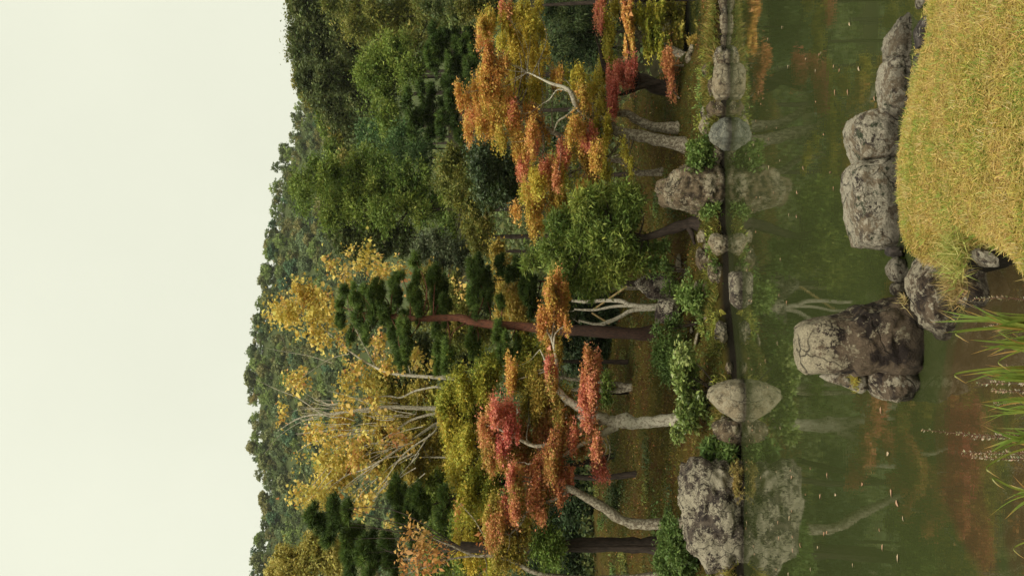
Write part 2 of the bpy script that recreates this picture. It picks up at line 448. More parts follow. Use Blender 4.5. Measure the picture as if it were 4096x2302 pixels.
def poly_sd(P, X, Y):
    """signed distance, >0 inside"""
    pts = np.stack([X, Y], -1)
    best = np.full(X.shape, 1e9); inside = np.zeros(X.shape, bool)
    n = len(P)
    for i in range(n):
        a = P[i]; b = P[(i + 1) % n]; e = b - a
        wv = pts - a
        t = np.clip((wv @ e) / (e @ e), 0, 1)
        d = np.linalg.norm(wv - t[..., None] * e, axis=-1)
        best = np.minimum(best, d)
        c = ((a[1] > Y) != (b[1] > Y)) & (X < (b[0] - a[0]) * (Y - a[1]) / (b[1] - a[1] + 1e-12) + a[0])
        inside ^= c
    return np.where(inside, best, -best)

def sstep(a, b, x):
    t = np.clip((x - a) / (b - a), 0, 1); return t * t * (3 - 2 * t)

def ground(X, Y):
    X = np.asarray(X, float); Y = np.asarray(Y, float)
    s = Y - np.interp(X, SHX, SHY) + np.where(abs(X) < 14, fbm(np.stack([X * 0.9, 0 * X, 0 * X + 3.3], -1), 3) * 1.3, 0)
    z = np.interp(s, PROF_S, PROF_Z)
    p3 = np.stack([X, Y, np.zeros_like(X)], -1)
    land = sstep(0.2, 2.5, s)
    z = z + land * (fbm(p3 * 0.35, 4) * 0.7 + fbm(p3 * 1.5, 3) * 0.34)
    # right side: low pebble spit with an inlet behind it
    sp = sstep(6.2, 7.6, X - 0.06 * (Y - 26)) * sstep(0.0, 1.0, s)
    flat_ = np.interp(s, [0, 0.5, 3, 8, 9.5, 18, 21, 30, 50], [0.0, 0.14, 0.3, 0.25, -0.4, -0.4, 0.5, 3.0, 9.0])
    z = z * (1 - sp * (s < 50)) + flat_ * sp * (s < 50)
    # the wooded hill
    a = X / np.maximum(Y, 1.0)
    e = np.interp(a, RA, RE)
    z_r = H_CAM + e * 380 - 4.6
    t = np.clip((Y - 120) / 260.0, 0, 1)
    zb = 26 + 0 * X
    zh = zb + (z_r - zb) * t ** 1.9
    z = np.where(Y > 120, np.maximum(zh, 0), z)
    z = np.where(Y > 380, z_r - (Y - 380) * 0.35, z)
    z = np.where(Y > 380, np.maximum(z, 20 - (Y - 380) * 0.02), z)
    # near bank
    near = Y < 14
    if near.any():
        sd = np.full(X.shape, -5.0)
        sd[near] = poly_sd(GP, X[near], Y[near])
        zi = np.interp(sd, [-1.2, -0.5, -0.10, 0.0, 0.10, 0.5, 3, 12], [-0.7, -0.55, -0.12, 0.30, 0.42, ZG, ZG + 0.06, ZG + 0.15])
        zi = zi + sstep(0.0, 0.4, sd) * (fbm(p3 * 1.1, 3) * 0.10)
        mud = np.interp(Y, [2.5, 4.2, 5.0, 5.6, 6.4], [0.45, 0.3, 0.06, -0.05, -0.4])
        mud = np.where(X < 0.2, mud, -0.6)
        zn = np.maximum(zi, mud)
        z = np.where(near & (Y < 11), zn, z)
    return z

def G(x, y):
    """where the pixel's ray meets the far ground"""
    d = ray(x, y); o = np.array([0, 0, H_CAM])
    Ys = np.linspace(19, 110, 3000)
    P = o + d[None, :] * (Ys / d[1])[:, None]
    h = ground(P[:, 0], P[:, 1])
    k = np.argmax(P[:, 2] < h)
    if not (P[:, 2] < h).any(): k = len(Ys) // 4
    q = P[k].copy(); q[2] = h[k]
    return q

def gz(X, Y): return float(ground(np.array([X]), np.array([Y]))[0])

xs = np.concatenate([-np.geomspace(14, 900, 40)[::-1], np.arange(-13.75, 13.76, 0.25), np.geomspace(14, 900, 40)])
ys = np.concatenate([-np.geomspace(3, 400, 14)[::-1], np.arange(-2.5, 8.0, 0.1), np.arange(8.2, 45, 0.3), np.geomspace(45.5, 1800, 90)])
XX, YY = np.meshgrid(xs, ys)
ZZ = ground(XX, YY)
ZZ += np.where((YY > 19) & (YY < 60), 0.05 * fbm(np.stack([XX * 4, YY * 4, 0 * XX], -1), 3), 0)
nv, nu = XX.shape
V = np.stack([XX, YY, ZZ], -1).reshape(-1, 3)
i = np.arange(nv - 1)[:, None] * nu; j = np.arange(nu - 1)[None, :]
Fq = np.stack([i + j, i + j + 1, i + nu + j + 1, i + nu + j], -1).reshape(-1, 4)

m, t, out = new_mat('mossy_ground')
tc = N(t, 'ShaderNodeTexCoord'); v = tc.outputs['Object']
sx = N(t, 'ShaderNodeSeparateXYZ'); t.links.new(v, sx.inputs[0])
n1 = noise(t, v, 0.7, 6, 0.6, 0.5); n2 = noise(t, v, 3.5, 8, 0.7, 0.3); n3 = noise(t, v, 22, 5, 0.75)
c = mixc(t, ramp(t, n1, [(0.40, 0.0), (0.58, 1.0)]), (0.040, 0.040, 0.008), (0.062, 0.028, 0.010))
c = mixc(t, ramp(t, n2, [(0.35, 0.0), (0.7, 1.0)]), c, (0.092, 0.072, 0.012))
c = mixc(t, ramp(t, n3, [(0.60, 0.0), (0.68, 1.0)]), c, (0.15, 0.07, 0.028))
nearf = N(t, 'ShaderNodeMath', operation='LESS_THAN'); nearf.inputs[1].default_value = 12.0
t.links.new(sx.outputs[1], nearf.inputs[0])
cn = mixc(t, ramp(t, n2, [(0.4, 0.0), (0.6, 1.0)]), (0.13, 0.10, 0.03), (0.08, 0.08, 0.02))
c = mixc(t, nearf.outputs[0], c, cn)
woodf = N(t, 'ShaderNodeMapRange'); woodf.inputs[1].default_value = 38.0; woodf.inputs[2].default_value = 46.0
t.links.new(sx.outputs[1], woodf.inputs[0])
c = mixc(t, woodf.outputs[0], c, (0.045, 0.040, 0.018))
hillf = N(t, 'ShaderNodeMapRange'); hillf.inputs[1].default_value = 130.0; hillf.inputs[2].default_value = 180.0
t.links.new(sx.outputs[1], hillf.inputs[0])
c = mixc(t, hillf.outputs[0], c, (0.06, 0.075, 0.026))
wet = ramp(t, sx.outputs[2], [(0.12, 1.0), (0.26, 0.0)])
c = mixc(t, wet, c, (0.014, 0.011, 0.007))  # damp soil, with the shade of the undercut bank painted in as well
p = N(t, 'ShaderNodeBsdfPrincipled'); p.inputs['Roughness'].default_value = 0.95; p.inputs['Specular IOR Level'].default_value = 0.1
t.links.new(c, p.inputs['Base Color'])
bp = N(t, 'ShaderNodeBump'); bp.inputs['Strength'].default_value = 0.8; bp.inputs['Distance'].default_value = 0.08
t.links.new(n3, bp.inputs['Height']); t.links.new(bp.outputs[0], p.inputs['Normal'])
t.links.new(p.outputs[0], out.inputs['Surface'])
MAT['ground'] = m
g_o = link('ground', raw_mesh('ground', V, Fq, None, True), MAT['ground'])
tag(g_o, kind='structure')

# ------------------------------------------------------------------ water
m, t, out = new_mat('pond_water')
tc = N(t, 'ShaderNodeTexCoord'); v = tc.outputs['Object']
p = N(t, 'ShaderNodeBsdfPrincipled')
p.inputs['Roughness'].default_value = 0.004; p.inputs['IOR'].default_value = 1.35
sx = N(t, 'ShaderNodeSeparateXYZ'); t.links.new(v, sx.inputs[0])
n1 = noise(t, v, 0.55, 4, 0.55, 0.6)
# near-shore brown: silt, plus the trees' brown reflection painted into the water colour
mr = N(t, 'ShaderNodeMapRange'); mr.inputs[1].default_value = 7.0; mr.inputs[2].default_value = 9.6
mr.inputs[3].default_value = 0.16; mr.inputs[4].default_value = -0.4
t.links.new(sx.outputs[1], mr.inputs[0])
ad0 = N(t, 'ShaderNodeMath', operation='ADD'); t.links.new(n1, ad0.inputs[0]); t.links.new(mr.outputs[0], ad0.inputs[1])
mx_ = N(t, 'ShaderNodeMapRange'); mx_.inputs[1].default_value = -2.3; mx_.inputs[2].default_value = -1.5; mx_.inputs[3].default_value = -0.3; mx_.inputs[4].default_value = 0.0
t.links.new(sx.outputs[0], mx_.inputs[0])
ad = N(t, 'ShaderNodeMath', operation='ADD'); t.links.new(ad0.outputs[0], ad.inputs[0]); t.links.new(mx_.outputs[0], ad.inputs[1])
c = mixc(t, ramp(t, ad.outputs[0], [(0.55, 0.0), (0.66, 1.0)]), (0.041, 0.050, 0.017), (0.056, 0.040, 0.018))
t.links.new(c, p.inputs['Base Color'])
mp = N(t, 'ShaderNodeMapping'); mp.inputs['Scale'].default_value = (1, 2.6, 1); t.links.new(v, mp.inputs[0])
r1 = noise(t, mp.outputs[0], 3.0, 3, 0.5); 
bp = N(t, 'ShaderNodeBump'); bp.inputs['Strength'].default_value = 0.010; bp.inputs['Distance'].default_value = 0.03
t.links.new(r1, bp.inputs['Height']); t.links.new(bp.outputs[0], p.inputs['Normal'])
t.links.new(p.outputs[0], out.inputs['Surface'])
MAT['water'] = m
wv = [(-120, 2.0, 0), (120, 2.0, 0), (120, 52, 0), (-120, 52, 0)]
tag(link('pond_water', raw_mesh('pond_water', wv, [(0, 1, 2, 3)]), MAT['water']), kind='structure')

# ------------------------------------------------------------------ rocks
def ico(sub):
    import bmesh
    bm = bmesh.new(); bmesh.ops.create_icosphere(bm, subdivisions=sub, radius=1.0)
    v_ = np.array([q.co[:] for q in bm.verts]); f_ = np.array([[q.index for q in fc.verts] for fc in bm.faces]); bm.free()
    return nrm(v_), f_
_ICO = {}
def get_ico(s):
    if s not in _ICO: _ICO[s] = ico(s)
    return _ICO[s]

def rock_mesh(poly, D, depth, sub=5, pw=3.0, rough=0.05, seed=0, ledge=0.0, facets=26):
    """poly: outline points (view, x, y); the body has that outline seen from the pond's near bank and its own depth"""
    P = np.array([at(*px(*q), D)[[0, 2]] for q in poly])
    # close-spaced outline, centroid by area
    a = P; b = np.roll(P, -1, 0); cr = a[:, 0] * b[:, 1] - b[:, 0] * a[:, 1]; A = cr.sum() / 2
    c = ((a + b) * cr[:, None]).sum(0) / (6 * A)
    n = 720; ang = np.linspace(-PI, PI, n, endpoint=False)
    dirs = np.stack([np.cos(ang), np.sin(ang)], -1); R = np.zeros(n)
    for k in range(len(P)):
        p1 = P[k] - c; e = P[(k + 1) % len(P)] - P[k]
        den = dirs[:, 0] * e[1] - dirs[:, 1] * e[0]
        tt = (p1[0] * e[1] - p1[1] * e[0]) / np.where(abs(den) < 1e-9, 1e-9, den)
        uu = (p1[0] * dirs[:, 1] - p1[1] * dirs[:, 0]) / np.where(abs(den) < 1e-9, 1e-9, den)
        ok = (tt > 0) & (uu >= -1e-6) & (uu <= 1 + 1e-6)
        R = np.where(ok, np.maximum(R, tt), R)
    R = np.where(R == 0, np.median(R), R)
    ker = np.hanning(9); ker /= ker.sum()
    R = np.convolve(np.concatenate([R[-30:], R, R[:30]]), ker, 'same')[30:-30]
    R = R * 1.05
    nn, f = get_ico(sub)
    phi = np.arctan2(nn[:, 2], nn[:, 0]); rho = np.hypot(nn[:, 0], nn[:, 2])
    th = np.arctan2(abs(nn[:, 1]), rho)
    k = (np.cos(th) ** pw + np.sin(th) ** pw) ** (-1 / pw)
    Rr = np.interp(phi, np.append(ang, PI), np.append(R, R[0]))
    fr = k * np.cos(th) * Rr; dp = k * np.sin(th) * np.sign(nn[:, 1]) * depth
    v = np.stack([c[0] + fr * np.cos(phi), D + dp, c[1] + fr * np.sin(phi)], -1)
    size = float(np.sqrt(abs(A)))
    q = v / size + seed * 3.7
    ctr = np.array([c[0], D, c[1]]); rr_ = np.random.RandomState(seed + 500)
    for _ in range(facets):
        nf = nrm(rr_.normal(size=3)); pr = (v - ctr) @ nf
        ex = np.maximum(0, pr - pr.max() * rr_.uniform(0.80, 0.96)); v = v - nf * (ex * 0.96)[:, None]
    nd = nrm(v - ctr)
    disp = fbm(q * 1.8, 2) * (1.2 if pw < 4.5 else 0.4) + fbm(q * 5.0, 5) * 1.5 + fbm(q * 15, 3) * 0.5 + (0.5 - abs(fbm(q * np.array([3, 3, 6]), 3)) * 4) * 0.12
    disp -= np.maximum(0, 0.05 - abs(fbm(q * 2.0 + 5, 3))) * 6.0          # seams
    if ledge: disp += ledge * (np.floor(q[:, 2] * 7 + 2 * fbm(q * 2, 2)) % 2 - 0.5)
    v = v + nd * (disp * rough * size * 1.8)[:, None]
    return v, f, np.array([c[0], D, v[:, 2].min()])

ROCKS = {
    'grey': rock_material('lichen_grey_rock', (0.085, 0.066, 0.05), (0.032, 0.024, 0.021), (0.42, 0.37, 0.265), 0.49, 0.48, scale=2.6, bump=1.0),
    'pale': rock_material('pale_rock', (0.22, 0.175, 0.11), (0.07, 0.052, 0.034), (0.40, 0.345, 0.235), 0.53, 0.45, scale=2.6, bump=0.9),
    'brown': rock_material('brown_rock', (0.13, 0.095, 0.058), (0.042, 0.03, 0.02), (0.38, 0.325, 0.22), 0.44, 0.47, moss=(0.055, 0.058, 0.012), m_amt=0.40, scale=2.6, bump=0.9),
    'blue': rock_material('blue_grey_rock', (0.12, 0.122, 0.098), (0.055, 0.056, 0.047), (0.27, 0.262, 0.20), 0.45, 0.44, scale=3.4, bump=1.0),
    'near': rock_material('near_lichen_rock', (0.125, 0.09, 0.06), (0.034, 0.024, 0.02), (0.45, 0.39, 0.28), 0.52, 0.49, scale=2.6, bump=1.0, blot=(0.46, 0.42, 0.33)),
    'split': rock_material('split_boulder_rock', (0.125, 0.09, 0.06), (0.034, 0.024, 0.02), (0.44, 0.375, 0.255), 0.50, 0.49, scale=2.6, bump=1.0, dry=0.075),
    'near_pale': rock_material('near_pale_rock', (0.17, 0.13, 0.085), (0.045, 0.034, 0.03), (0.48, 0.425, 0.32), 0.57, 0.46, scale=2.8, bump=1.0, moss=(0.045, 0.055, 0.03), m_amt=0.40),
    'dark': rock_material('dark_rock', (0.06, 0.048, 0.042), (0.025, 0.02, 0.018), (0.30, 0.27, 0.22), 0.40, 0.5, scale=5.0),
    'slope': rock_material('slope_rock', (0.075, 0.055, 0.045), (0.03, 0.022, 0.021), (0.44, 0.39, 0.29), 0.49, 0.5, scale=2.4),
}

def rock(name, label, poly, D, depth, mat, sub=5, cat='rock', group=None, parent=None, **kw):
    v, f, base = rock_mesh(poly, D, depth, sub, **kw)
    o = local_obj(name, v, f, ROCKS[mat], base, parent, None, True)
    if parent is None: tag(o, label, cat, group)
    return o

def shoreD(x, y, depth=0.0): return float(on_z(x, y)[1]) + depth
A_, B_, C_, D_, G_ = 'A', 'B', 'C', 'D', 'G'

# --- far shore
rock('boulder', 'largest lichen-spotted grey boulder standing at the far waterline below the curving maple trunk',
     [(A_, 150, 680), (A_, 190, 640), (A_, 290, 632), (A_, 350, 650), (A_, 470, 690), (A_, 520, 660), (A_, 620, 640), (A_, 640, 900), (A_, 640, 1200),
      (A_, 600, 1380), (A_, 440, 1392), (A_, 330, 1365), (A_, 270, 1270), (A_, 160, 1185), (A_, 138, 1060), (A_, 136, 900), (A_, 140, 760)],
     shoreD(2959, 2050), 1.0, 'grey', 6, pw=2.9, rough=0.075, seed=1, ledge=0.16, facets=7)
rock('boulder', 'smooth pale rounded boulder at the far waterline beneath the leafy bush',
     [(A_, 310, 215), (A_, 330, 175), (A_, 400, 145), (A_, 470, 125), (A_, 560, 122), (A_, 680, 130), (A_, 680, 330), (A_, 600, 390), (A_, 520, 385),
      (A_, 440, 340), (A_, 370, 285)], shoreD(2975, 1600), 0.55, 'pale', 5, rough=0.035, seed=2, pw=2.4, facets=6)
rock('rock', 'rough low rock with dark moss wedged between the pale boulder and the grass tuft',
     [(A_, 340, 480), (A_, 390, 400), (A_, 450, 370), (A_, 620, 370), (A_, 640, 500), (A_, 600, 560), (A_, 500, 560), (A_, 420, 520)],
     shoreD(2966, 1730, 0.4), 0.45, 'brown', 5, rough=0.09, seed=3)
rock('rock', 'flat-topped squared rock standing alone in the pond off the far bank',
     [(B_, 782, 500), (B_, 800, 475), (B_, 900, 470), (B_, 960, 500), (B_, 960, 700), (B_, 905, 765), (B_, 860, 770), (B_, 815, 735), (B_, 790, 715), (B_, 786, 600)],
     shoreD(2962, 1170), 0.45, 'grey', 5, rough=0.035, seed=4, pw=5, facets=3)
rock('rock', 'crumbly tan rock at the far waterline beside the leaning trunk',
     [(B_, 610, 180), (B_, 650, 160), (B_, 800, 170), (B_, 820, 330), (B_, 740, 365), (B_, 690, 350), (B_, 640, 300), (B_, 612, 250)],
     shoreD(2912, 970, 0.3), 0.4, 'pale', 5, rough=0.08, seed=5)
rock('rock', 'slanting tan slab of rock above the far waterline between two bushes',
     [(B_, 495, 330), (B_, 540, 262), (B_, 560, 300), (B_, 700, 380), (B_, 720, 440), (B_, 640, 470), (B_, 540, 455), (B_, 505, 390)],
     shoreD(2912, 1050, 0.9), 0.5, 'brown', 5, rough=0.06, seed=6)
rock('rock', 'small pointed tan rock at the foot of the leaning trunk',
     [(B_, 510, 170), (B_, 535, 125), (B_, 570, 130), (B_, 600, 220), (B_, 520, 225)], shoreD(2908, 940, 0.8), 0.25, 'pale', 4, rough=0.07, seed=7)
rock('boulder', 'tall tan boulder with white lichen rosettes at the far waterline',
     [(C_, 300, 1230), (C_, 320, 1170), (C_, 370, 1150), (C_, 420, 1100), (C_, 480, 1075), (C_, 600, 1085), (C_, 700, 1090), (C_, 780, 1110), (C_, 790, 1280),
      (C_, 700, 1340), (C_, 640, 1320), (C_, 560, 1375), (C_, 480, 1350), (C_, 400, 1335), (C_, 330, 1320), (C_, 300, 1285)],
     shoreD(2897, 750, 0.5), 0.95, 'brown', 6, rough=0.07, seed=8, pw=2.8, facets=9, ledge=0.1)
rock('rock', 'rounded blue-grey rock at the far waterline',
     [(C_, 638, 870), (C_, 670, 800), (C_, 720, 770), (C_, 780, 765), (C_, 850, 790), (C_, 860, 900), (C_, 820, 955), (C_, 740, 960), (C_, 690, 930), (C_, 645, 905)],
     shoreD(2920, 540), 0.5, 'blue', 5, rough=0.05, seed=9, pw=2.6)
rock('rock', 'angular pale rock above the blue-grey rock at the foot of the maples',
     [(C_, 566, 830), (C_, 590, 755), (C_, 620, 745), (C_, 660, 790), (C_, 700, 860), (C_, 680, 880), (C_, 600, 875)], shoreD(2905, 510, 0.9), 0.35, 'pale', 5, rough=0.07, seed=10)
rock('rock', 'squared flat-topped pale rock at the end of the pebble spit',
     [(C_, 668, 470), (C_, 676, 432), (C_, 740, 430), (C_, 830, 440), (C_, 840, 600), (C_, 760, 630), (C_, 690, 628), (C_, 668, 600), (C_, 666, 540)],
     shoreD(2915, 330), 0.45, 'pale', 5, rough=0.05, seed=11, pw=5, facets=3)
rock('rock', 'mossy brown rock in the gap between the squared rock and the blue-grey rock',
     [(C_, 620, 700), (C_, 650, 640), (C_, 700, 635), (C_, 790, 650), (C_, 790, 740), (C_, 700, 750), (C_, 640, 740)], shoreD(2905, 430, 0.4), 0.4, 'brown', 4, rough=0.08, seed=12)
rock('rock', 'small pale rock behind the squared rock on the spit',
     [(C_, 612, 580), (C_, 630, 535), (C_, 660, 545), (C_, 670, 600), (C_, 640, 620)], shoreD(2905, 360, 0.9), 0.25, 'pale', 4, rough=0.06, seed=13)
for kx, (q, sd) in enumerate([([(C_, 480, 380), (C_, 500, 330), (C_, 525, 340), (C_, 530, 400), (C_, 490, 410)], 14),
                              ([(C_, 505, 325), (C_, 515, 290), (C_, 535, 300), (C_, 540, 340), (C_, 515, 350)], 15)]):
    b = G(*px(*q[-1])); rock('rock', ['low grey rock beside the inlet behind the spit', 'small pale rock beside the inlet under the maple'][kx], q, b[1], 0.4, 'pale', 4, rough=0.07, seed=sd)
for kx, (lab, q, sd, mt) in enumerate([
        ('upright stone with a dark purple stain on the slope under the willow-leaved tree',
         [(5, 1160, 690), (5, 1215, 640), (5, 1300, 622), (5, 1390, 622), (5, 1440, 680), (5, 1440, 790), (5, 1300, 805), (5, 1210, 790), (5, 1170, 730)], 16, 'slope'),
        ('squared piebald stone on the slope beside the pine trunk',
         [(5, 1310, 830), (5, 1325, 785), (5, 1440, 790), (5, 1480, 830), (5, 1480, 960), (5, 1400, 985), (5, 1310, 980), (5, 1305, 900)], 17, 'slope')]):
    xx, yy = px(*q[4]); b = G(xx + 5, px(*q[6])[1]); rock('stone', lab, q, b[1] + 0.2, 0.5, mt, 5, rough=0.05, seed=sd, pw=4, cat='stone')
for kx, (lab, q, sd) in enumerate([
        ('small upright pale stone among the bank bushes', [(B_, 485, 600), (B_, 500, 545), (B_, 520, 545), (B_, 522, 630), (B_, 490, 640)], 18),
        ('thin pale stone lying along the bank edge below the clipped shrub', [(B_, 450, 960), (B_, 465, 910), (B_, 480, 950), (B_, 465, 985)], 19),
        ('reddish stone lying in the bank edge below the clipped shrub', [(B_, 488, 1060), (B_, 505, 985), (B_, 530, 960), (B_, 520, 1040), (B_, 500, 1080)], 20),
        ('worn low stone sunk in the moss beside the piebald stones', [(B_, 335, 380), (B_, 350, 320), (B_, 375, 320), (B_, 390, 470), (B_, 345, 480)], 21)]):
    xx = max(px(*k)[0] for k in q); b = G(xx, px(*q[0])[1]); rock('stone', lab, q, b[1], 0.2, 'pale', 4, rough=0.06, seed=sd, cat='stone')
rb = np.random.RandomState(91)
for k in range(50):
    X_ = rb.uniform(-7.5, 6.0); s_ = rb.choice([0.0, 0.05, 0.5, 0.9]) + rb.uniform(-0.1, 0.3)
    Y_ = np.interp(X_, SHX, SHY) + s_; 
    while gz(X_, Y_) < 0.1: Y_ += 0.1
    Y_ -= 0.05
    r = rb.uniform(0.09, 0.26); b = np.array([X_, Y_, max(0.0, gz(X_, Y_)) - 0.02]); nn, f = get_ico(4)
    v_ = nn * np.array([r * rb.uniform(0.8, 1.5), r * rb.uniform(0.7, 1.1), r * rb.uniform(0.5, 0.9)])
    for _ in range(12):
        nf = nrm(rb.normal(size=3)); pr = v_ @ nf; v_ = v_ - nf * (np.maximum(0, pr - pr.max() * rb.uniform(0.7, 0.95)) * 0.9)[:, None]
    v_ = v_ + nn * ((fbm(nn * 2.0 + k * 2.1, 4)) * r * 0.7)[:, None]
    o = local_obj('bank_stone', v_ + b, f, ROCKS[['pale', 'brown', 'grey', 'brown'][k % 4]], b, None, None, True)
    tag(o, 'small rough stone set in the edge of the far bank', 'stone', 'small stones in the far bank edge')
# pebbles of the spit
rg = np.random.RandomState(5)
for k in range(64):
    yy = rg.uniform(-40, 285); xx = 2915 - rg.rand() ** 1.5 * 42 - (10 if yy < 120 else 0)
    b = on_z(xx, yy, 0.03); r = rg.uniform(0.07, 0.17) * (1.25 if yy < 130 else 1)
    nn, f = get_ico(3)
    v_ = nn * np.array([r * rg.uniform(0.8, 1.3), r * rg.uniform(0.8, 1.3), r * rg.uniform(0.55, 0.9)])
    v_ = v_ + nn * (fbm(nn * 1.6 + k * 2.1, 3) * r * 0.6)[:, None]
    o = local_obj('shore_stone', v_ + b, f, ROCKS[['pale', 'grey', 'pale', 'brown'][k % 4]], b, None, None, True)
    tag(o, 'rounded shore stone in the row along the spit', 'stone', 'shore stones along the spit')

# --- near shore
def near_rock(name, label, poly, x_w, y_w, depth, mat, zb=0.0, **kw):
    Dn = float(on_z(x_w, y_w, zb)[1]) + depth * 0.8
    return rock(name, label, poly, Dn, depth, mat, **kw)
main_D = float(on_z(3672, 1400)[1])
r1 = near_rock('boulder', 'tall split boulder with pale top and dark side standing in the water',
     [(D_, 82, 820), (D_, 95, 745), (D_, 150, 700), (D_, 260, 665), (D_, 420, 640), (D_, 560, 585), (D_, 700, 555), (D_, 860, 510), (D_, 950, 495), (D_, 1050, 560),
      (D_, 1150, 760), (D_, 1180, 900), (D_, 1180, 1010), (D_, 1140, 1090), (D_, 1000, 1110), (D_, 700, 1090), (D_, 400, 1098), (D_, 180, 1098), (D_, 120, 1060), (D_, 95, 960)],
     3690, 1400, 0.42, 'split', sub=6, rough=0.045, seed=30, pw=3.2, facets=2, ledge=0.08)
rock('slab', None, [(D_, 275, 1150), (D_, 300, 1118), (D_, 420, 1112), (D_, 640, 1105), (D_, 645, 1200), (D_, 635, 1285), (D_, 560, 1270), (D_, 440, 1215), (D_, 330, 1185)],
     main_D + 0.38, 0.24, 'near_pale', sub=5, rough=0.03, seed=31, parent=r1)
rock('slab', None, [(D_, 630, 1130), (D_, 650, 1080), (D_, 800, 1060), (D_, 960, 1050), (D_, 1100, 1060), (D_, 1130, 1200), (D_, 1080, 1300), (D_, 980, 1345), (D_, 800, 1338), (D_, 680, 1310), (D_, 635, 1260)],
     main_D + 0.22, 0.30, 'near', sub=5, rough=0.06, seed=32, parent=r1)
near_rock('boulder', 'sloping grey boulder with white lichen spots at the corner of the grass bank',
     [(D_, 1000, 330), (D_, 1020, 290), (D_, 1080, 200), (D_, 1110, 100), (D_, 1150, 40), (D_, 1200, 20), (D_, 1300, 200), (D_, 1420, 420), (D_, 1520, 560), (D_, 1560, 740), (D_, 1560, 900),
      (D_, 1420, 880), (D_, 1290, 870), (D_, 1200, 760), (D_, 1120, 690), (D_, 1030, 620), (D_, 1005, 480)],
     3830, 1250, 0.30, 'near', sub=6, rough=0.045, seed=33, pw=2.6)
near_rock('rock', 'dark hollowed rock under the tuft of dry grass at the bank corner',
     [(D_, 1400, 330), (D_, 1480, 240), (D_, 1560, 220), (D_, 1700, 260), (D_, 1750, 330), (D_, 1740, 440), (D_, 1680, 520), (D_, 1580, 580), (D_, 1440, 560), (D_, 1380, 450)],
     3950, 1180, 0.22, 'near', sub=5, rough=0.06, seed=34)
near_rock('rock', 'small pale rock capping the hollow at the edge of the grass',
     [(D_, 1530, 120), (D_, 1570, 90), (D_, 1650, 130), (D_, 1720, 190), (D_, 1720, 240), (D_, 1640, 240), (D_, 1560, 180)], 3960, 1050, 0.13, 'near_pale', zb=0.3, sub=5, rough=0.05, seed=35)
near_rock('rock', 'small mottled rock in the water between the tall boulder and the grass bank',
     [(D_, 825, 250), (D_, 850, 195), (D_, 900, 160), (D_, 960, 190), (D_, 1000, 300), (D_, 980, 370), (D_, 880, 365), (D_, 845, 310)], 3635, 1090, 0.2, 'near_pale', sub=5, rough=0.05, seed=36)
near_rock('rock', 'little dark wet rock next to the tall split boulder and the mottled rock',
     [(D_, 848, 410), (D_, 870, 375), (D_, 950, 365), (D_, 990, 420), (D_, 980, 490), (D_, 900, 490), (D_, 865, 460)], 3630, 1150, 0.15, 'near', sub=4, rough=0.05, seed=37)
near_rock('rock', 'small brown rock at the foot of the long flat-topped block',
     [(D_, 800, 85), (D_, 850, 75), (D_, 940, 80), (D_, 960, 130), (D_, 920, 165), (D_, 830, 150)], 3625, 1010, 0.16, 'dark', sub=4, rough=0.06, seed=38)
near_rock('boulder', 'long block with pale slanting top and greenish side at the edge of the grass',
     [(7, 490, 900), (7, 505, 855), (7, 540, 830), (7, 620, 820), (7, 780, 815), (7, 800, 1000), (7, 800, 1190), (7, 770, 1240), (7, 660, 1240), (7, 545, 1232), (7, 535, 1180), (7, 515, 1080), (7, 498, 980)],
     3590, 820, 0.36, 'near_pale', sub=6, rough=0.035, seed=39, pw=7.0, ledge=0.16, facets=0)
near_rock('boulder', 'rounded block with green-stained face between the long block and the low ridged rock',
     [(7, 502, 650), (7, 520, 600), (7, 560, 585), (7, 640, 570), (7, 700, 565), (7, 780, 580), (7, 790, 700), (7, 790, 815), (7, 700, 818), (7, 545, 815), (7, 530, 780), (7, 505, 700)],
     3585, 550, 0.36, 'near_pale', sub=6, rough=0.04, seed=40, pw=5.0, ledge=0.14, facets=0)
near_rock('boulder', 'low ridged grey rock lying along the grass next to the rounded block',
     [(7, 660, 390), (7, 668, 345), (7, 720, 290), (7, 830, 270), (7, 850, 400), (7, 820, 560), (7, 740, 575), (7, 680, 550), (7, 665, 480)],
     3635, 350, 0.3, 'near_pale', sub=6, rough=0.07, seed=41, facets=4, ledge=0.12)
near_rock('boulder', 'weathered grey rock at the grass edge beside bare orange silt',
     [(7, 690, 230), (7, 700, 180), (7, 750, 110), (7, 800, 75), (7, 860, 90), (7, 880, 200), (7, 850, 330), (7, 760, 330), (7, 695, 300)],
     3640, 170, 0.3, 'near_pale', sub=6, rough=0.07, seed=42, facets=4, ledge=0.12)
near_rock('stone', 'dark stone with white lichen sunk in the grass', [(G_, 650, 240), (G_, 690, 170), (G_, 750, 110), (G_, 800, 95), (G_, 800, 230), (G_, 770, 320), (G_, 720, 380), (G_, 670, 390)],
     3735, 120, 0.14, 'dark', zb=0.42, sub=5, rough=0.05, seed=43, cat='stone')
near_rock('stone', 'small grey stone half buried in the grass', [(G_, 640, 470), (G_, 680, 430), (G_, 730, 470), (G_, 755, 560), (G_, 740, 660), (G_, 690, 660), (G_, 660, 570)],
     3712, 270, 0.12, 'dark', zb=0.42, sub=4, rough=0.05, seed=44, cat='stone')
near_rock('stone', 'pale stone at the water beyond the weathered rock', [(G_, 660, -60), (G_, 690, -100), (G_, 740, -60), (G_, 740, 30), (G_, 690, 70), (G_, 665, 40)], 3690, 0, 0.12, 'near_pale', zb=0.1, sub=4, rough=0.05, seed=45, cat='stone')

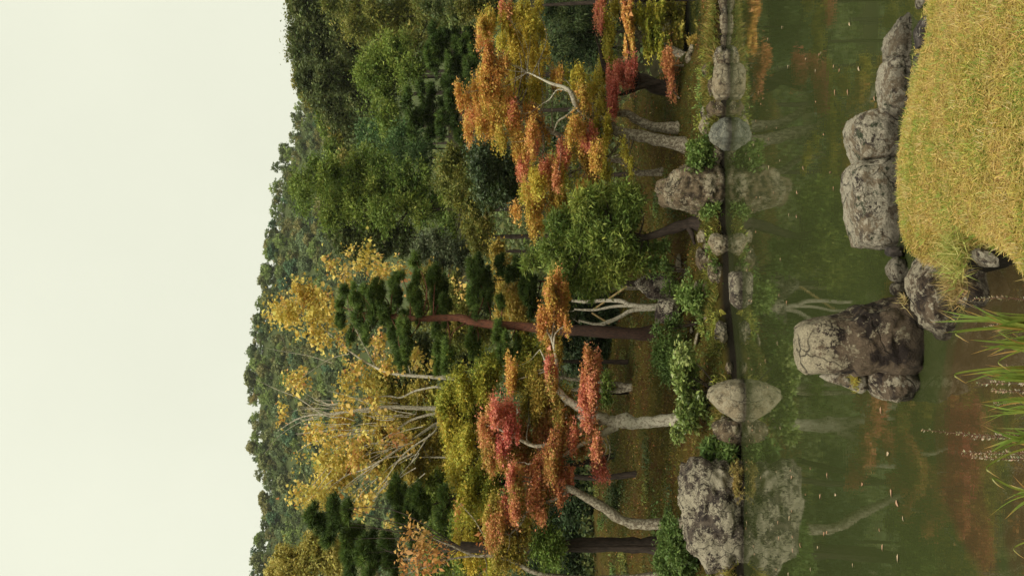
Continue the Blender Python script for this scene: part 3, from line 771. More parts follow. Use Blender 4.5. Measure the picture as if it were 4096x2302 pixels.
# ------------------------------------------------------------------ trees
P_ORANGE = [(0.46, 0.115, 0.05), (0.50, 0.165, 0.046), (0.48, 0.20, 0.042), (0.42, 0.23, 0.036), (0.33, 0.24, 0.034), (0.20, 0.185, 0.025)]
P_RED = [(0.45, 0.07, 0.06), (0.50, 0.095, 0.07), (0.52, 0.12, 0.07), (0.50, 0.145, 0.06), (0.38, 0.16, 0.045)]
P_GOLDGREEN = [(0.42, 0.235, 0.028), (0.36, 0.255, 0.028), (0.28, 0.245, 0.027), (0.175, 0.195, 0.023), (0.095, 0.125, 0.018)]
P_RUST = [(0.49, 0.09, 0.065), (0.48, 0.115, 0.06), (0.42, 0.145, 0.05), (0.32, 0.16, 0.04), (0.25, 0.17, 0.035), (0.15, 0.14, 0.025)]
P_YELLOW = [(0.54, 0.17, 0.07), (0.58, 0.29, 0.06), (0.58, 0.36, 0.062), (0.52, 0.37, 0.062), (0.36, 0.31, 0.06)]
P_OCHRE = [(0.32, 0.18, 0.035), (0.26, 0.18, 0.03), (0.20, 0.17, 0.025), (0.11, 0.125, 0.018)]
P_DARK = [(0.012, 0.02, 0.008), (0.02, 0.034, 0.012), (0.035, 0.05, 0.015), (0.05, 0.065, 0.02)]
P_EVER = [(0.022, 0.03, 0.010), (0.04, 0.052, 0.016), (0.07, 0.083, 0.024), (0.11, 0.12, 0.036)]
P_LIGHT = [(0.03, 0.055, 0.010), (0.06, 0.09, 0.015), (0.10, 0.135, 0.02), (0.155, 0.18, 0.03)]
P_TEAL = [(0.02, 0.045, 0.014), (0.032, 0.062, 0.019), (0.05, 0.085, 0.024), (0.08, 0.11, 0.03)]
P_PINE = [(0.012, 0.022, 0.005), (0.022, 0.038, 0.008), (0.042, 0.068, 0.012), (0.075, 0.115, 0.018), (0.13, 0.175, 0.028)]
P_OLIVE = [(0.04, 0.055, 0.012), (0.075, 0.085, 0.017), (0.13, 0.12, 0.022), (0.22, 0.14, 0.028)]
P_WILLOW = [(0.035, 0.06, 0.012), (0.065, 0.095, 0.017), (0.11, 0.14, 0.024), (0.19, 0.20, 0.03)]
P_SHRUB = [(0.03, 0.05, 0.012), (0.05, 0.08, 0.018), (0.08, 0.12, 0.025), (0.14, 0.19, 0.04)]
P_FERN = [(0.08, 0.10, 0.02), (0.15, 0.16, 0.025), (0.24, 0.22, 0.03), (0.33, 0.27, 0.04)]

def mk_blobs(view, L, D, dd=0.9, jitter=0.5, seed=0, grow=1.12):
    """outline ovals (x, y, half height, half width in view pixels) -> ellipsoids in metres at distance D"""
    r_ = np.random.RandomState(seed + 11); B = []
    k = VIEWS[view][2]
    for (cx, cy, rv, rh) in L:
        Dj = D + r_.uniform(-1, 1) * jitter * dd
        c_ = at(*px(view, cx, cy), Dj)
        s_ = S * Dj / k * grow
        B.append((c_, np.array([rh * s_, max(rh, rv) * s_ * 1.15, rv * s_])))
    return B

def pix_path(view, pts, D, dd=None):
    """polyline of view pixels at distance D (a list gives each point its own)"""
    out = []
    for k, q in enumerate(pts):
        Dk = D[k] if hasattr(D, '__len__') else D
        out.append(at(*px(view, *q), Dk))
    return out

def tree(name, label, base, trunk_paths=(), groups=(), mat_leaf='leaf', bark='bark_maple', limb_r=0.03, limbs=1.0, seed=0, cat='tree', group=None,
         branches=(), twig=True, tri=True, front=(), front_bark='bark_white'):
    """base: ground point; trunk_paths: [(points, radii)], groups: [(method, blobs, palette, kwargs)]"""
    e = empty(name, base); tag(e, label, cat, group)
    fo = Foliage(seed, tri); allB = []
    for meth, B, pal, kw in groups:
        getattr(fo, meth)(B, pal, **kw); allB += B
    cr = fo.object('crown', MAT[mat_leaf], e, tuple(base))
    wd = Wood(seed); rng = np.random.RandomState(seed + 3)
    spine = []; pend = []; pend_m = []
    for ip, (pts, rad) in enumerate(trunk_paths):
        if ip == 0:                      # root flare
            rad = list(rad); p1_ = np.asarray(pts[0], float); p2_ = np.asarray(pts[1], float); q_ = p1_ + (p2_ - p1_) * min(0.5, 0.45 / max(0.3, np.linalg.norm(p2_ - p1_)))
            pts = [p1_, q_, *pts[1:]]; rad = [rad[0] * 1.5, rad[0] * 0.98, *rad[1:]]
        if 0 < ip < 9:
            pend_m.append(front_bark if ip in front else bark)
            wb = Wood(seed + 5 + ip); p_, r_ = wb.tube(pts, rad, 28, 9); pend.append(wb); spine.append((p_, r_)); continue
        p_, r_ = wd.tube(pts, rad, 28, 10); spine.append((p_, r_))
    if not trunk_paths:
        top = max(b[0][2] for b in allB); cx = np.mean([b[0][0] for b in allB]); cy = np.mean([b[0][1] for b in allB])
        hgt = top - base[2]
        p_, r_ = wd.tube([base, [base[0] * 0.6 + cx * 0.4, base[1] * 0.6 + cy * 0.4, base[2] + hgt * 0.4], [cx, cy, base[2] + hgt * 0.9]],
                         [0.016 * hgt ** 0.8 + 0.03, 0.011 * hgt ** 0.8 + 0.02, 0.015], 20, 8)
        spine.append((p_, r_))
    for pts, rad in branches:
        wb = Wood(seed + 5); p_, r_ = wb.tube(pts, rad, 24, 8); pend.append(wb); pend_m.append(bark); spine.append((p_, r_))
    SP = np.concatenate([s[0] for s in spine]); SR = np.concatenate([s[1] for s in spine])
    for c_, r_ in allB:
        if rng.rand() > limbs: continue
        d = np.linalg.norm(SP - c_, axis=1) + np.maximum(0, SP[:, 2] - c_[2]) * 2.0
        k = np.argmin(d); s0 = SP[k]
        mid = (s0 + c_) / 2 + rng.normal(size=3) * 0.08 * np.linalg.norm(c_ - s0); mid[2] -= 0.05 * np.linalg.norm(c_ - s0)
        rr = min(limb_r, SR[k] * 0.7)
        wd.tube([s0, mid, c_], [rr, rr * 0.65, rr * 0.3], 8, 5)
        if twig:
            for q in range(3):
                tip = c_ + rng.normal(size=3) * r_ * 0.6
                wd.tube([mid * 0.4 + c_ * 0.6, tip], [rr * 0.35, rr * 0.12], 4, 4)
    tk = wd.object('trunk', MAT[bark], e, tuple(base))
    for wb, bm_ in zip(pend, pend_m):
        bo = wb.object('branch', MAT[bm_], None, tuple(base)); bo.parent = tk; bo.location = (0, 0, 0)
    return e

MP = dict(leaf=0.043, aspect=0.9, rc=0.24, flat=0.24, per=60, hor=0.75, droop=0.3, freq=0.9, spread=0.55, shell=0.3, rag=0.7, jit=0.14)

# ---- T2: the forked lichen-white maple
b2 = G(2728, 1677); D2 = b2[1]
z6 = lambda L, D, **k: mk_blobs(6, L, D, **k)
red2 = [(150, 250, 40, 70), (250, 300, 55, 80), (270, 390, 45, 60), (210, 560, 45, 55), (880, 540, 45, 55), (900, 620, 40, 60), (925, 690, 32, 35), (830, 90, 50, 65), (860, 150, 50, 40),
        (780, 200, 45, 55), (830, 310, 50, 45), (720, 470, 50, 55), (650, 460, 50, 55), (190, 480, 35, 40)]
ora2 = [(100, 270, 35, 50), (80, 340, 35, 65), (360, 430, 45, 65), (490, 400, 55, 60), (570, 230, 55, 80), (600, 290, 40, 45), (680, 400, 50, 60), (560, 140, 55, 60), (120, 600, 45, 60),
        (330, 640, 50, 65), (520, 570, 55, 70), (620, 560, 55, 70), (480, 680, 50, 60), (760, 500, 45, 50), (830, 460, 45, 50), (90, 470, 40, 60), (570, 60, 45, 50), (240, 640, 45, 50)]
bro2 = [(250, 500, 60, 75), (420, 600, 70, 80), (700, 290, 40, 40), (430, 150, 55, 65), (470, 60, 50, 60), (420, 40, 55, 60), (350, 540, 60, 60), (180, 400, 50, 50), (400, 280, 60, 70), (640, 170, 50, 50)]
c5r = [(860, 1270, 45, 60), (840, 1400, 55, 55), (850, 1330, 50, 40), (560, 1300, 35, 50), (830, 1220, 30, 40)]
c5o = [(560, 720, 42, 50), (600, 670, 28, 30), (640, 790, 50, 55), (560, 840, 55, 70), (640, 880, 50, 55), (520, 920, 45, 55), (590, 970, 50, 55), (500, 1000, 36, 50), (655, 990, 30, 35),
       (560, 1150, 36, 50), (270, 1300, 45, 50), (260, 1400, 60, 60), (600, 780, 45, 50)]
c5b = [(420, 1370, 55, 65), (480, 1420, 55, 60), (330, 1400, 50, 50), (610, 1180, 25, 60), (520, 1060, 30, 50)]
tree('maple_tree', 'maple with forked lichen-white trunk and red and orange sprays behind the leafy bank bush', b2,
     [([b2 - [0, 0, .2], *pix_path(6, [(1400, 318), (1290, 330), (1170, 348), (1090, 325), (1010, 345)], D2)], [0.20, 0.165, 0.15, 0.15, 0.20, 0.165]),
      (pix_path(6, [(1010, 345), (900, 300), (720, 215), (600, 110), (545, 10)], [D2, D2 - .1, D2 - .2, D2 - .1, D2]), [0.17, 0.13, 0.11, 0.08, 0.06]),
      (pix_path(6, [(1020, 370), (900, 430), (780, 490), (560, 620), (380, 640)], [D2, D2 - .2, D2 - .4, D2 - .6, D2 - .6]), [0.13, 0.09, 0.06, 0.04, 0.02]),
      (pix_path(6, [(930, 320), (800, 380), (480, 510), (300, 450), (160, 380), (80, 360)], [D2, D2 + .2, D2 - .4, D2 - .5, D2 - .6, D2 - .6]), [0.10, 0.07, 0.05, 0.04, 0.03, 0.015])],
     [('blobs', z6(red2, D2 - .5, dd=1.2, seed=1), P_RED, dict(MP, dens=3.85, D=D2)), ('blobs', z6(ora2, D2 - .1, dd=1.4, seed=2, grow=1.3), P_RUST, dict(MP, dens=3.85, D=D2)),
      ('blobs', z6(bro2, D2 + .5, dd=1.2, seed=3, grow=1.35), P_OCHRE, dict(MP, dens=3.85, D=D2)),
      ('blobs', mk_blobs(5, c5r, D2 - .2, seed=4), P_RED, dict(MP, dens=3.85, D=D2)), ('blobs', mk_blobs(5, c5o, D2 + .6, seed=5), P_ORANGE, dict(MP, dens=3.85, D=D2)),
      ('blobs', mk_blobs(5, c5b, D2 + .8, seed=6), P_OCHRE, dict(MP, dens=3.50, D=D2))], bark='bark_white', seed=21,
     branches=[(pix_path(5, [(590, 1440), (590, 1250), (560, 1110), (500, 1000)], [D2, D2 + .2, D2 + .4, D2 + .5]), [0.06, 0.05, 0.04, 0.02]),
               (pix_path(5, [(540, 1400), (510, 1260), (470, 1170)], [D2, D2 + .2, D2 + .3]), [0.05, 0.03, 0.015])])

# ---- T1: curved trunk maple at left
b1 = G(2735, 2095); D1 = b1[1]
red1 = [(440, 770, 50, 60), (450, 840, 50, 65), (250, 960, 45, 60), (290, 1000, 36, 45), (640, 810, 55, 60), (620, 850, 45, 55), (480, 980, 28, 45), (420, 900, 40, 50), (260, 720, 35, 40)]
ora1 = [(560, 720, 50, 70), (640, 750, 45, 60), (130, 1150, 50, 60), (300, 830, 45, 50), (330, 760, 40, 50), (160, 1090, 40, 50), (520, 800, 50, 60)]
bro1 = [(180, 1000, 55, 70), (320, 920, 55, 60), (330, 1130, 55, 70), (250, 1230, 55, 60), (130, 1060, 55, 60), (520, 930, 45, 55), (240, 1120, 50, 60), (210, 1320, 50, 50), (320, 1310, 45, 50), (400, 980, 50, 60)]
tree('maple_tree', 'maple on a curving greenish trunk that leans over the largest boulder', b1,
     [([b1 - [0, 0, .2], *pix_path(6, [(1380, 1075), (1180, 1075), (1050, 1040), (940, 960), (800, 880), (690, 820), (500, 780)], [D1, D1, D1, D1 - .1, D1 - .2, D1 - .3, D1 - .3])],
       [0.17, 0.14, 0.135, 0.13, 0.12, 0.11, 0.10, 0.05]),
      (pix_path(6, [(690, 820), (560, 900), (400, 960), (330, 1070), (250, 1150)], D1 - .3), [0.06, 0.05, 0.04, 0.03, 0.02])],
     [('blobs', z6(red1, D1 - .5, dd=1.2, seed=7), P_RED, dict(MP, dens=3.85, D=D1)), ('blobs', z6(ora1, D1 - .2, seed=8, grow=1.3), P_RUST, dict(MP, dens=3.85, D=D1)),
      ('blobs', z6(bro1, D1 + .3, seed=9, grow=1.3), P_OCHRE, dict(MP, dens=3.50, D=D1))], seed=22)

# ---- dark pine trunk at far left, pale stem at the edge
b3 = G(2640, 2180)
D3 = b3[1]
tree('pine_tree', 'thick dark straight trunk rising behind the curving maple', b3,
     [([b3 - [0, 0, .2], *pix_path(6, [(1200, 1225), (900, 1225), (600, 1235), (300, 1240), (-100, 1240)], D3)], [0.24, 0.2, 0.19, 0.18, 0.16, 0.14])],
     [('needles', mk_blobs(3, [(640, 1000, 50, 55), (700, 1080, 60, 55), (760, 1150, 55, 60), (780, 960, 55, 65), (820, 1050, 60, 70), (900, 960, 50, 55), (900, 1180, 50, 60), (960, 1180, 60, 75),
                               (1060, 1180, 60, 65), (900, 1300, 55, 60), (1000, 1280, 60, 75), (920, 1400, 60, 60), (1050, 1400, 65, 60), (1180, 1160, 50, 60), (1200, 1280, 60, 75), (1230, 1380, 55, 60),
                               (880, 1050, 60, 60), (1120, 1300, 60, 60)], D3 + 2, dd=1.5, seed=10), P_PINE, dict(D=D3 + 2, dens=0.26, length=0.19, width=0.018))],
     mat_leaf='needle', bark='bark_dark', seed=23, limb_r=0.02, twig=False)
b3c = G(2600, 1960)
tree('pine_tree', 'bushy dark pine behind the yellow-leaved tree above the golden maple', np.array([b3c[0], b3c[1] + 6, gz(b3c[0], b3c[1] + 6)]), [],
     [('needles', mk_blobs(3, [(1230, 830, 50, 65), (1250, 930, 60, 70), (1300, 1000, 60, 70), (1400, 850, 60, 75), (1440, 960, 60, 65), (1380, 1050, 60, 60), (1560, 1000, 50, 55), (1600, 850, 36, 45),
                               (1400, 1180, 50, 55), (1330, 900, 60, 70), (1330, 1110, 50, 60)], D3 + 3, dd=1.2, seed=12), P_PINE, dict(D=D3 + 3, dens=0.26, length=0.19, width=0.018))],
     mat_leaf='needle', bark='bark_dark', seed=24)

# ---- T4: the tall layered pine
b4 = G(2622, 1335); D4 = b4[1]
pads2 = [(880, 750, 36, 45), (840, 860, 36, 38), (860, 950, 48, 55), (960, 750, 42, 50), (960, 880, 48, 55), (1000, 980, 48, 55), (920, 1060, 38, 42), (1040, 1050, 45, 50), (1060, 760, 42, 50),
         (1080, 880, 48, 60), (1130, 770, 48, 65), (1160, 900, 55, 65), (1240, 690, 42, 60), (1250, 840, 50, 75), (1285, 655, 36, 34), (1380, 520, 42, 42), (1400, 640, 42, 60), (1380, 760, 42, 65),
         (1420, 880, 48, 75), (1230, 1010, 50, 65), (1250, 1130, 58, 75), (1330, 1100, 65, 100), (1290, 1240, 55, 50), (1525, 630, 55, 50), (1575, 740, 65, 65), (1530, 850, 48, 85), (1540, 980, 48, 75),
         (1610, 900, 55, 65), (1570, 1120, 48, 65), (1620, 1200, 65, 75), (1560, 1270, 40, 50), (1800, 590, 48, 48), (1850, 700, 55, 65), (1820, 830, 48, 75), (1900, 820, 48, 50), (1790, 1080, 45, 55),
         (1820, 1160, 48, 50), (1330, 960, 45, 60), (1000, 800, 40, 50)]
pads5 = [(190, 830, 42, 44), (190, 1000, 36, 36), (190, 1070, 55, 60), (230, 1140, 65, 65), (300, 1130, 50, 50)]
tree('pine_tree', 'tall pine with layered dark needle pads and a reddish trunk beside the piebald stone', b4,
     [([b4 - [0, 0, .2], *pix_path(5, [(1150, 1055), (950, 1045), (650, 1030), (300, 1003), (0, 978)], D4), *pix_path(2, [(1690, 940), (1420, 950), (1200, 930), (980, 900)], D4)],
       [0.22, 0.19, 0.18, 0.16, 0.14, 0.13, 0.115, 0.095, 0.07, 0.03])],
     [('needles', mk_blobs(2, pads2, D4, dd=1.6, jitter=1.0, seed=13, grow=1.2), P_PINE, dict(D=D4, dens=0.42, length=0.15, width=0.014)),
      ('needles', mk_blobs(5, pads5, D4, dd=1.0, seed=14, grow=1.2), P_PINE, dict(D=D4, dens=0.42, length=0.15, width=0.014))],
     mat_leaf='needle', bark='bark_pine', seed=25, limb_r=0.028, twig=False)
bP = at(*px(5, 1100, 700), 33.0); bP[2] = gz(bP[0], 33.0)
tree('pine_tree', 'dark green pine crowding behind the willow-leaved tree', bP, [],
     [('needles', mk_blobs(5, [(30, 560, 50, 55), (60, 660, 65, 60), (200, 560, 45, 55), (330, 560, 60, 48), (350, 650, 65, 55), (380, 760, 55, 55), (420, 700, 55, 55), (440, 850, 55, 55),
                               (100, 740, 60, 55), (270, 620, 40, 40)], 33, seed=15), P_PINE[:4], dict(D=33, dens=0.3, length=0.16, width=0.024))],
     mat_leaf='needle', bark='bark_dark', seed=26)

# ---- T5: yellow large-leaved tree, many pale stems
D5 = 37.0
b5 = at(*px(6, 900, 330), D5); b5[2] = gz(b5[0], D5)
ye3 = [(500, 30, 50, 50), (560, 60, 36, 40), (900, 60, 55, 65), (1050, 60, 55, 55), (900, 200, 60, 55), (850, 330, 70, 70), (870, 420, 70, 70), (780, 480, 60, 65), (950, 500, 70, 70), (830, 600, 70, 80),
       (900, 690, 70, 80), (750, 720, 65, 80), (860, 800, 70, 70), (680, 840, 55, 55), (640, 880, 45, 55), (720, 900, 45, 45), (560, 870, 36, 50), (1000, 900, 45, 55), (1050, 880, 45, 45), (980, 970, 36, 50),
       (1000, 430, 50, 50), (700, 400, 40, 50), (620, 430, 30, 40), (720, 610, 50, 60), (960, 600, 60, 60), (780, 800, 60, 60), (500, 850, 24, 30)]
ye3s = [(1200, 300, 70, 70), (1150, 530, 60, 60), (1250, 450, 60, 70), (1150, 760, 60, 60), (560, 600, 40, 50), (1060, 700, 60, 70), (1350, 480, 50, 60), (1200, 1060, 40, 45), (430, 270, 40, 50), (1380, 90, 50, 50), (1100, 180, 60, 70)]
ye2 = [(330, 920, 26, 34), (380, 870, 34, 42), (410, 950, 34, 42), (430, 830, 26, 26), (480, 900, 42, 50), (450, 980, 26, 42), (520, 700, 34, 42), (580, 740, 42, 50), (560, 800, 42, 50), (650, 850, 50, 58),
       (640, 950, 50, 50), (720, 760, 42, 50), (760, 860, 50, 50), (780, 960, 50, 50), (700, 900, 50, 50), (550, 1060, 34, 50), (690, 1080, 50, 50), (740, 1130, 34, 42), (540, 920, 40, 40), (640, 780, 40, 45),
       (780, 560, 32, 32), (860, 600, 40, 40), (880, 680, 42, 48), (930, 470, 30, 24), (970, 540, 32, 32), (1030, 570, 40, 34), (1060, 480, 24, 32), (1100, 530, 32, 32), (1130, 620, 40, 42), (1180, 600, 26, 34),
       (1260, 560, 24, 24), (1290, 620, 32, 32), (1100, 680, 34, 36), (870, 1010, 40, 40)]
ye2s = [(850, 1120, 50, 55), (1130, 1100, 50, 60), (1130, 1190, 40, 45), (1700, 740, 50, 40), (1680, 660, 40, 30), (1230, 1300, 60, 60), (1400, 1240, 50, 50), (1530, 1300, 50, 50), (560, 1380, 40, 50), (950, 1300, 60, 60)]
YL = dict(leaf=0.135, aspect=0.85, rc=0.34, flat=0.7, per=12, hor=0.45, droop=0.5, shell=0.1, jit=0.16, spread=0.6, D=D5)
stems5 = [([b5 - [0, 0, .3], *pix_path(3, [(1900, 240), (1500, 240), (1150, 230), (800, 272), (560, 300), (380, 400)], D5)], [0.24, 0.2, 0.17, 0.13, 0.09, 0.05, 0.02]),
          (pix_path(3, [(1900, 250), (1580, 330), (1430, 410), (1150, 600), (1000, 680), (880, 720), (700, 850)], [D5, D5, D5 - .5, D5 - 1, D5 - 1, D5 - 1, D5 - 1]), [0.14, 0.12, 0.10, 0.07, 0.05, 0.04, 0.015]),
          (pix_path(3, [(1700, 245), (1540, 270), (1350, 320), (1200, 420), (1050, 510), (850, 560)], [D5, D5, D5 + .5, D5 + 1, D5 + 1, D5 + 1]), [0.12, 0.1, 0.08, 0.06, 0.04, 0.015]),
          (pix_path(3, [(1800, 245), (1560, 350), (1500, 420), (1300, 560), (1150, 760), (1000, 920)], [D5, D5 - .5, D5 - 1, D5 - 1.3, D5 - 1.5, D5 - 1.5]), [0.09, 0.08, 0.06, 0.05, 0.03, 0.012]),
          (pix_path(2, [(1900, 1440), (1690, 1385), (1250, 1350), (1070, 1290), (900, 1180), (750, 1050), (550, 920), (330, 920)], [D5, D5, D5, D5 + .4, D5 + .8, D5 + 1, D5 + 1, D5 + 1]), [0.16, 0.15, 0.11, 0.08, 0.06, 0.045, 0.03, 0.01]),
          (pix_path(3, [(1600, 240), (1560, 90), (1380, 110), (1270, 160), (1160, 150), (900, 180), (650, 180)], D5 - .6), [0.08, 0.08, 0.07, 0.06, 0.05, 0.03, 0.012]),
          (pix_path(2, [(1090, 1290), (980, 1090), (900, 900), (860, 620)], D5 + .8), [0.06, 0.045, 0.03, 0.01]),
          (pix_path(3, [(700, 280), (520, 160), (370, 100), (200, 20)], D5), [0.04, 0.03, 0.02, 0.006]),
          (pix_path(3, [(1480, 420), (1350, 620), (1400, 560), (1250, 640)], D5 - 1), [0.04, 0.03, 0.03, 0.01]),
          (pix_path(2, [(500, 1420), (620, 1330), (760, 1240), (900, 1200)], D5), [0.008, 0.015, 0.02, 0.03]),
          (pix_path(2, [(300, 1160), (450, 1190), (620, 1220), (780, 1270)], D5), [0.006, 0.012, 0.02, 0.03]),
          (pix_path(3, [(280, 570), (400, 430), (560, 330), (700, 290)], D5), [0.006, 0.012, 0.02, 0.03])]
stems5 = [(a_, [q * 0.55 for q in r_]) for a_, r_ in stems5]
rt = np.random.RandomState(60)
for k_ in range(70):
    y0 = rt.uniform(150, 900); x0 = rt.uniform(700, 1450); f_ = (y0 - 300) / 600.0
    q0 = (x0, 330 + (y0 - 330) * 0.75); q1 = (x0 - rt.uniform(150, 330), y0 + f_ * rt.uniform(20, 160) + rt.uniform(-40, 40))
    Dq = D5 + rt.uniform(-1.6, 1.2); qm = ((q0[0] + q1[0]) / 2, (q0[1] + q1[1]) / 2 + rt.uniform(-25, 25))
    stems5.append((pix_path(3, [q0, qm, q1], Dq), [0.02, 0.014, 0.006]))
tree('yellow_leaved_tree', 'broad tree with many pale stems and sparse bright yellow round leaves', b5, stems5,
     [('blobs', mk_blobs(3, ye3, D5 - .5, dd=2, jitter=1, seed=16, grow=1.0), P_YELLOW, dict(YL, dens=0.37)), ('blobs', mk_blobs(3, ye3s, D5, dd=2, seed=17), P_YELLOW, dict(YL, dens=0.18)),
      ('blobs', mk_blobs(2, ye2, D5 + .8, dd=1.5, jitter=1, seed=18, grow=1.0), P_YELLOW[:4], dict(YL, dens=0.42)), ('blobs', mk_blobs(2, ye2s, D5 + .5, dd=2, seed=19), P_YELLOW, dict(YL, dens=0.2))],
     tri=False, bark='bark_white', seed=27, limb_r=0.016, limbs=0.8)
# ochre thicket behind it
D5b = 42.0; b5b = at(*px(6, 900, 600), D5b); b5b[2] = gz(b5b[0], D5b)
tree('ochre_tree', 'hazy ochre-leaved tree with thin twigs behind the fan of pale stems', b5b, [],
     [('blobs', mk_blobs(3, [(1300, 560, 90, 110), (1450, 700, 70, 90), (1200, 680, 70, 80), (1420, 470, 70, 90), (1180, 440, 80, 80), (1330, 750, 70, 80), (1500, 560, 60, 80), (1080, 560, 70, 90)], D5b, seed=20),
       P_OCHRE, dict(MP, leaf=0.10, rc=0.3, dens=1.5, D=D5b))], seed=28, bark='bark_white')

# ---- T6: golden-green layered maple
D6 = 31.0; b6 = at(*px(6, 1150, 700), D6); b6[2] = gz(b6[0], D6)
gg3 = [(1600, 180, 55, 80), (1620, 300, 60, 80), (1700, 260, 60, 80), (1750, 120, 70, 80), (1780, 330, 60, 80), (1650, 480, 70, 80), (1760, 480, 60, 75), (1700, 600, 70, 80), (1830, 600, 60, 80),
       (1700, 760, 60, 75), (1800, 760, 70, 80), (1900, 700, 50, 70), (1760, 900, 70, 75), (1850, 900, 60, 75), (1930, 850, 50, 65), (1740, 1050, 60, 65), (1850, 1040, 55, 65), (1700, 1200, 45, 55),
       (1800, 1180, 55, 75), (1880, 1300, 70, 80), (1950, 1150, 50, 65), (1780, 1340, 50, 55), (1870, 200, 55, 75), (1900, 60, 55, 75), (1930, 1390, 55, 60), (1700, 50, 60, 70), (1860, 430, 60, 80), (1950, 520, 50, 70)]
gg6 = [(60, 60, 60, 70), (60, 150, 50, 60), (20, 760, 60, 80), (60, 880, 50, 70), (90, 500, 50, 60)]
tree('maple_tree', 'golden-green feathery maple spreading in layers below the yellow-leaved tree', b6,
     [([b6 - [0, 0, .3], *pix_path(6, [(900, 740), (600, 720), (200, 650)], D6), at(*px(3, 1850, 550), D6)], [0.10, 0.09, 0.08, 0.07, 0.04])],
     [('blobs', mk_blobs(3, gg3, D6, dd=1.8, jitter=1, seed=22, grow=1.12), P_GOLDGREEN, dict(MP, dens=5.0, D=D6, rc=0.34, top=0.0, leaf=0.05, freq=0.9, shell=0.4, per=90, flat=0.24, jit=0.13)),
      ('blobs', mk_blobs(6, gg6, D6, dd=1.5, seed=23), P_GOLDGREEN, dict(MP, dens=3.50, D=D6)),
      ('blobs', mk_blobs(3, [(1560, 240, 34, 60), (1590, 320, 30, 50), (1650, 220, 40, 60)], D6 - .5, seed=24), P_ORANGE[2:], dict(MP, dens=2.80, D=D6))], seed=29, bark='bark_dark')

# ---- T8, T9 left edge
D8 = 45.0; b8 = at(*px(6, 700, 1330), D8); b8[2] = gz(b8[0], D8)
tree('yellow_tree', 'dense pale-yellow tree at the foot of the hill behind the dark pines', b8, [],
     [('blobs', mk_blobs(3, [(420, 1300, 45, 55), (480, 1340, 55, 65), (580, 1280, 45, 45), (620, 1200, 45, 45), (680, 1200, 45, 55), (700, 1300, 65, 75), (600, 1380, 70, 75), (800, 1280, 55, 75), (780, 1390, 65, 60),
                             (450, 1430, 60, 50), (360, 1400, 36, 45), (320, 1440, 30, 30), (840, 1340, 60, 60)], D8, seed=25), [(0.36, 0.25, 0.05), (0.30, 0.24, 0.05), (0.24, 0.20, 0.04), (0.15, 0.14, 0.03)],
       dict(leaf=0.12, aspect=0.6, rc=0.3, per=18, dens=1.9, D=D8, droop=0.5, hor=0.5))], seed=30)
b9 = G(2700, 2290); D9 = b9[1]
tree('cherry_tree', 'thin cherry with sparse orange hanging leaves on slender pale stems', b9,
     [([b9 - [0, 0, .2], *pix_path(6, [(1000, 1470), (500, 1440), (250, 1330), (100, 1300)], D9), *pix_path(3, [(1800, 1300), (1640, 1230), (1560, 1200), (1490, 1170)], D9)], [0.1, 0.09, 0.07, 0.05, 0.045, 0.035, 0.025, 0.018, 0.01]),
      (pix_path(3, [(1800, 1300), (1600, 1330), (1400, 1400), (1280, 1440)], D9), [0.03, 0.022, 0.015, 0.008]),
      (pix_path(3, [(1880, 1180), (1800, 1040), (1700, 930)], D9 - .3), [0.02, 0.014, 0.008])],
     [('blobs', mk_blobs(3, [(1360, 1110, 42, 42), (1420, 1160, 45, 45), (1300, 1250, 42, 45), (1430, 1240, 45, 55), (1400, 1320, 50, 50), (1500, 1280, 45, 45), (1560, 1330, 42, 42), (1330, 1340, 36, 55),
                             (1480, 1400, 50, 55), (1600, 1240, 28, 28), (1680, 940, 28, 36), (1870, 1140, 36, 36), (1270, 1430, 28, 30), (1380, 1420, 45, 40), (1880, 1420, 36, 36)], D9, seed=26),
       [(0.40, 0.10, 0.04), (0.38, 0.15, 0.04), (0.34, 0.19, 0.05)], dict(leaf=0.11, aspect=0.5, rc=0.25, per=8, dens=0.17, D=D9, droop=0.7, hor=0.2, shell=0.1))], seed=31, bark='bark_maple', limb_r=0.015, tri=False)

# ---- T10: the big orange maple with two leaning trunks
b10 = G(2735, 585); D10 = b10[1]
or4 = [(60, 230, 45, 55), (70, 330, 45, 55), (100, 200, 55, 65), (90, 430, 60, 70), (200, 480, 60, 70), (60, 560, 45, 55), (100, 650, 70, 70), (60, 770, 55, 80), (150, 800, 60, 70), (250, 780, 55, 70),
       (60, 900, 55, 60), (150, 920, 55, 60), (200, 1030, 50, 60), (260, 880, 55, 60), (380, 840, 55, 55), (400, 960, 55, 70), (500, 950, 45, 70), (330, 1080, 45, 55), (420, 1100, 55, 60), (630, 1260, 45, 50),
       (540, 1300, 36, 45), (580, 580, 40, 45), (615, 540, 26, 34), (760, 650, 50, 50), (770, 720, 50, 45), (830, 770, 36, 42), (760, 1000, 50, 60), (800, 1150, 60, 75), (900, 1130, 60, 70),
       (850, 1250, 65, 70), (720, 950, 60, 65), (-100, 670, 28, 34), (-70, 740, 34, 36), (-30, 960, 34, 42), (-20, 860, 45, 55), (30, 690, 45, 55), (210, 690, 55, 60), (300, 980, 50, 60), (690, 1060, 50, 55)]
re4 = [(360, 1160, 42, 60), (340, 1230, 34, 42), (640, 1090, 34, 42), (520, 1210, 42, 50), (830, 990, 50, 50), (230, 60, 30, 36), (270, 820, 40, 50), (410, 1060, 36, 45), (640, 1150, 40, 45), (40, 270, 34, 40), (600, 1290, 34, 40)]
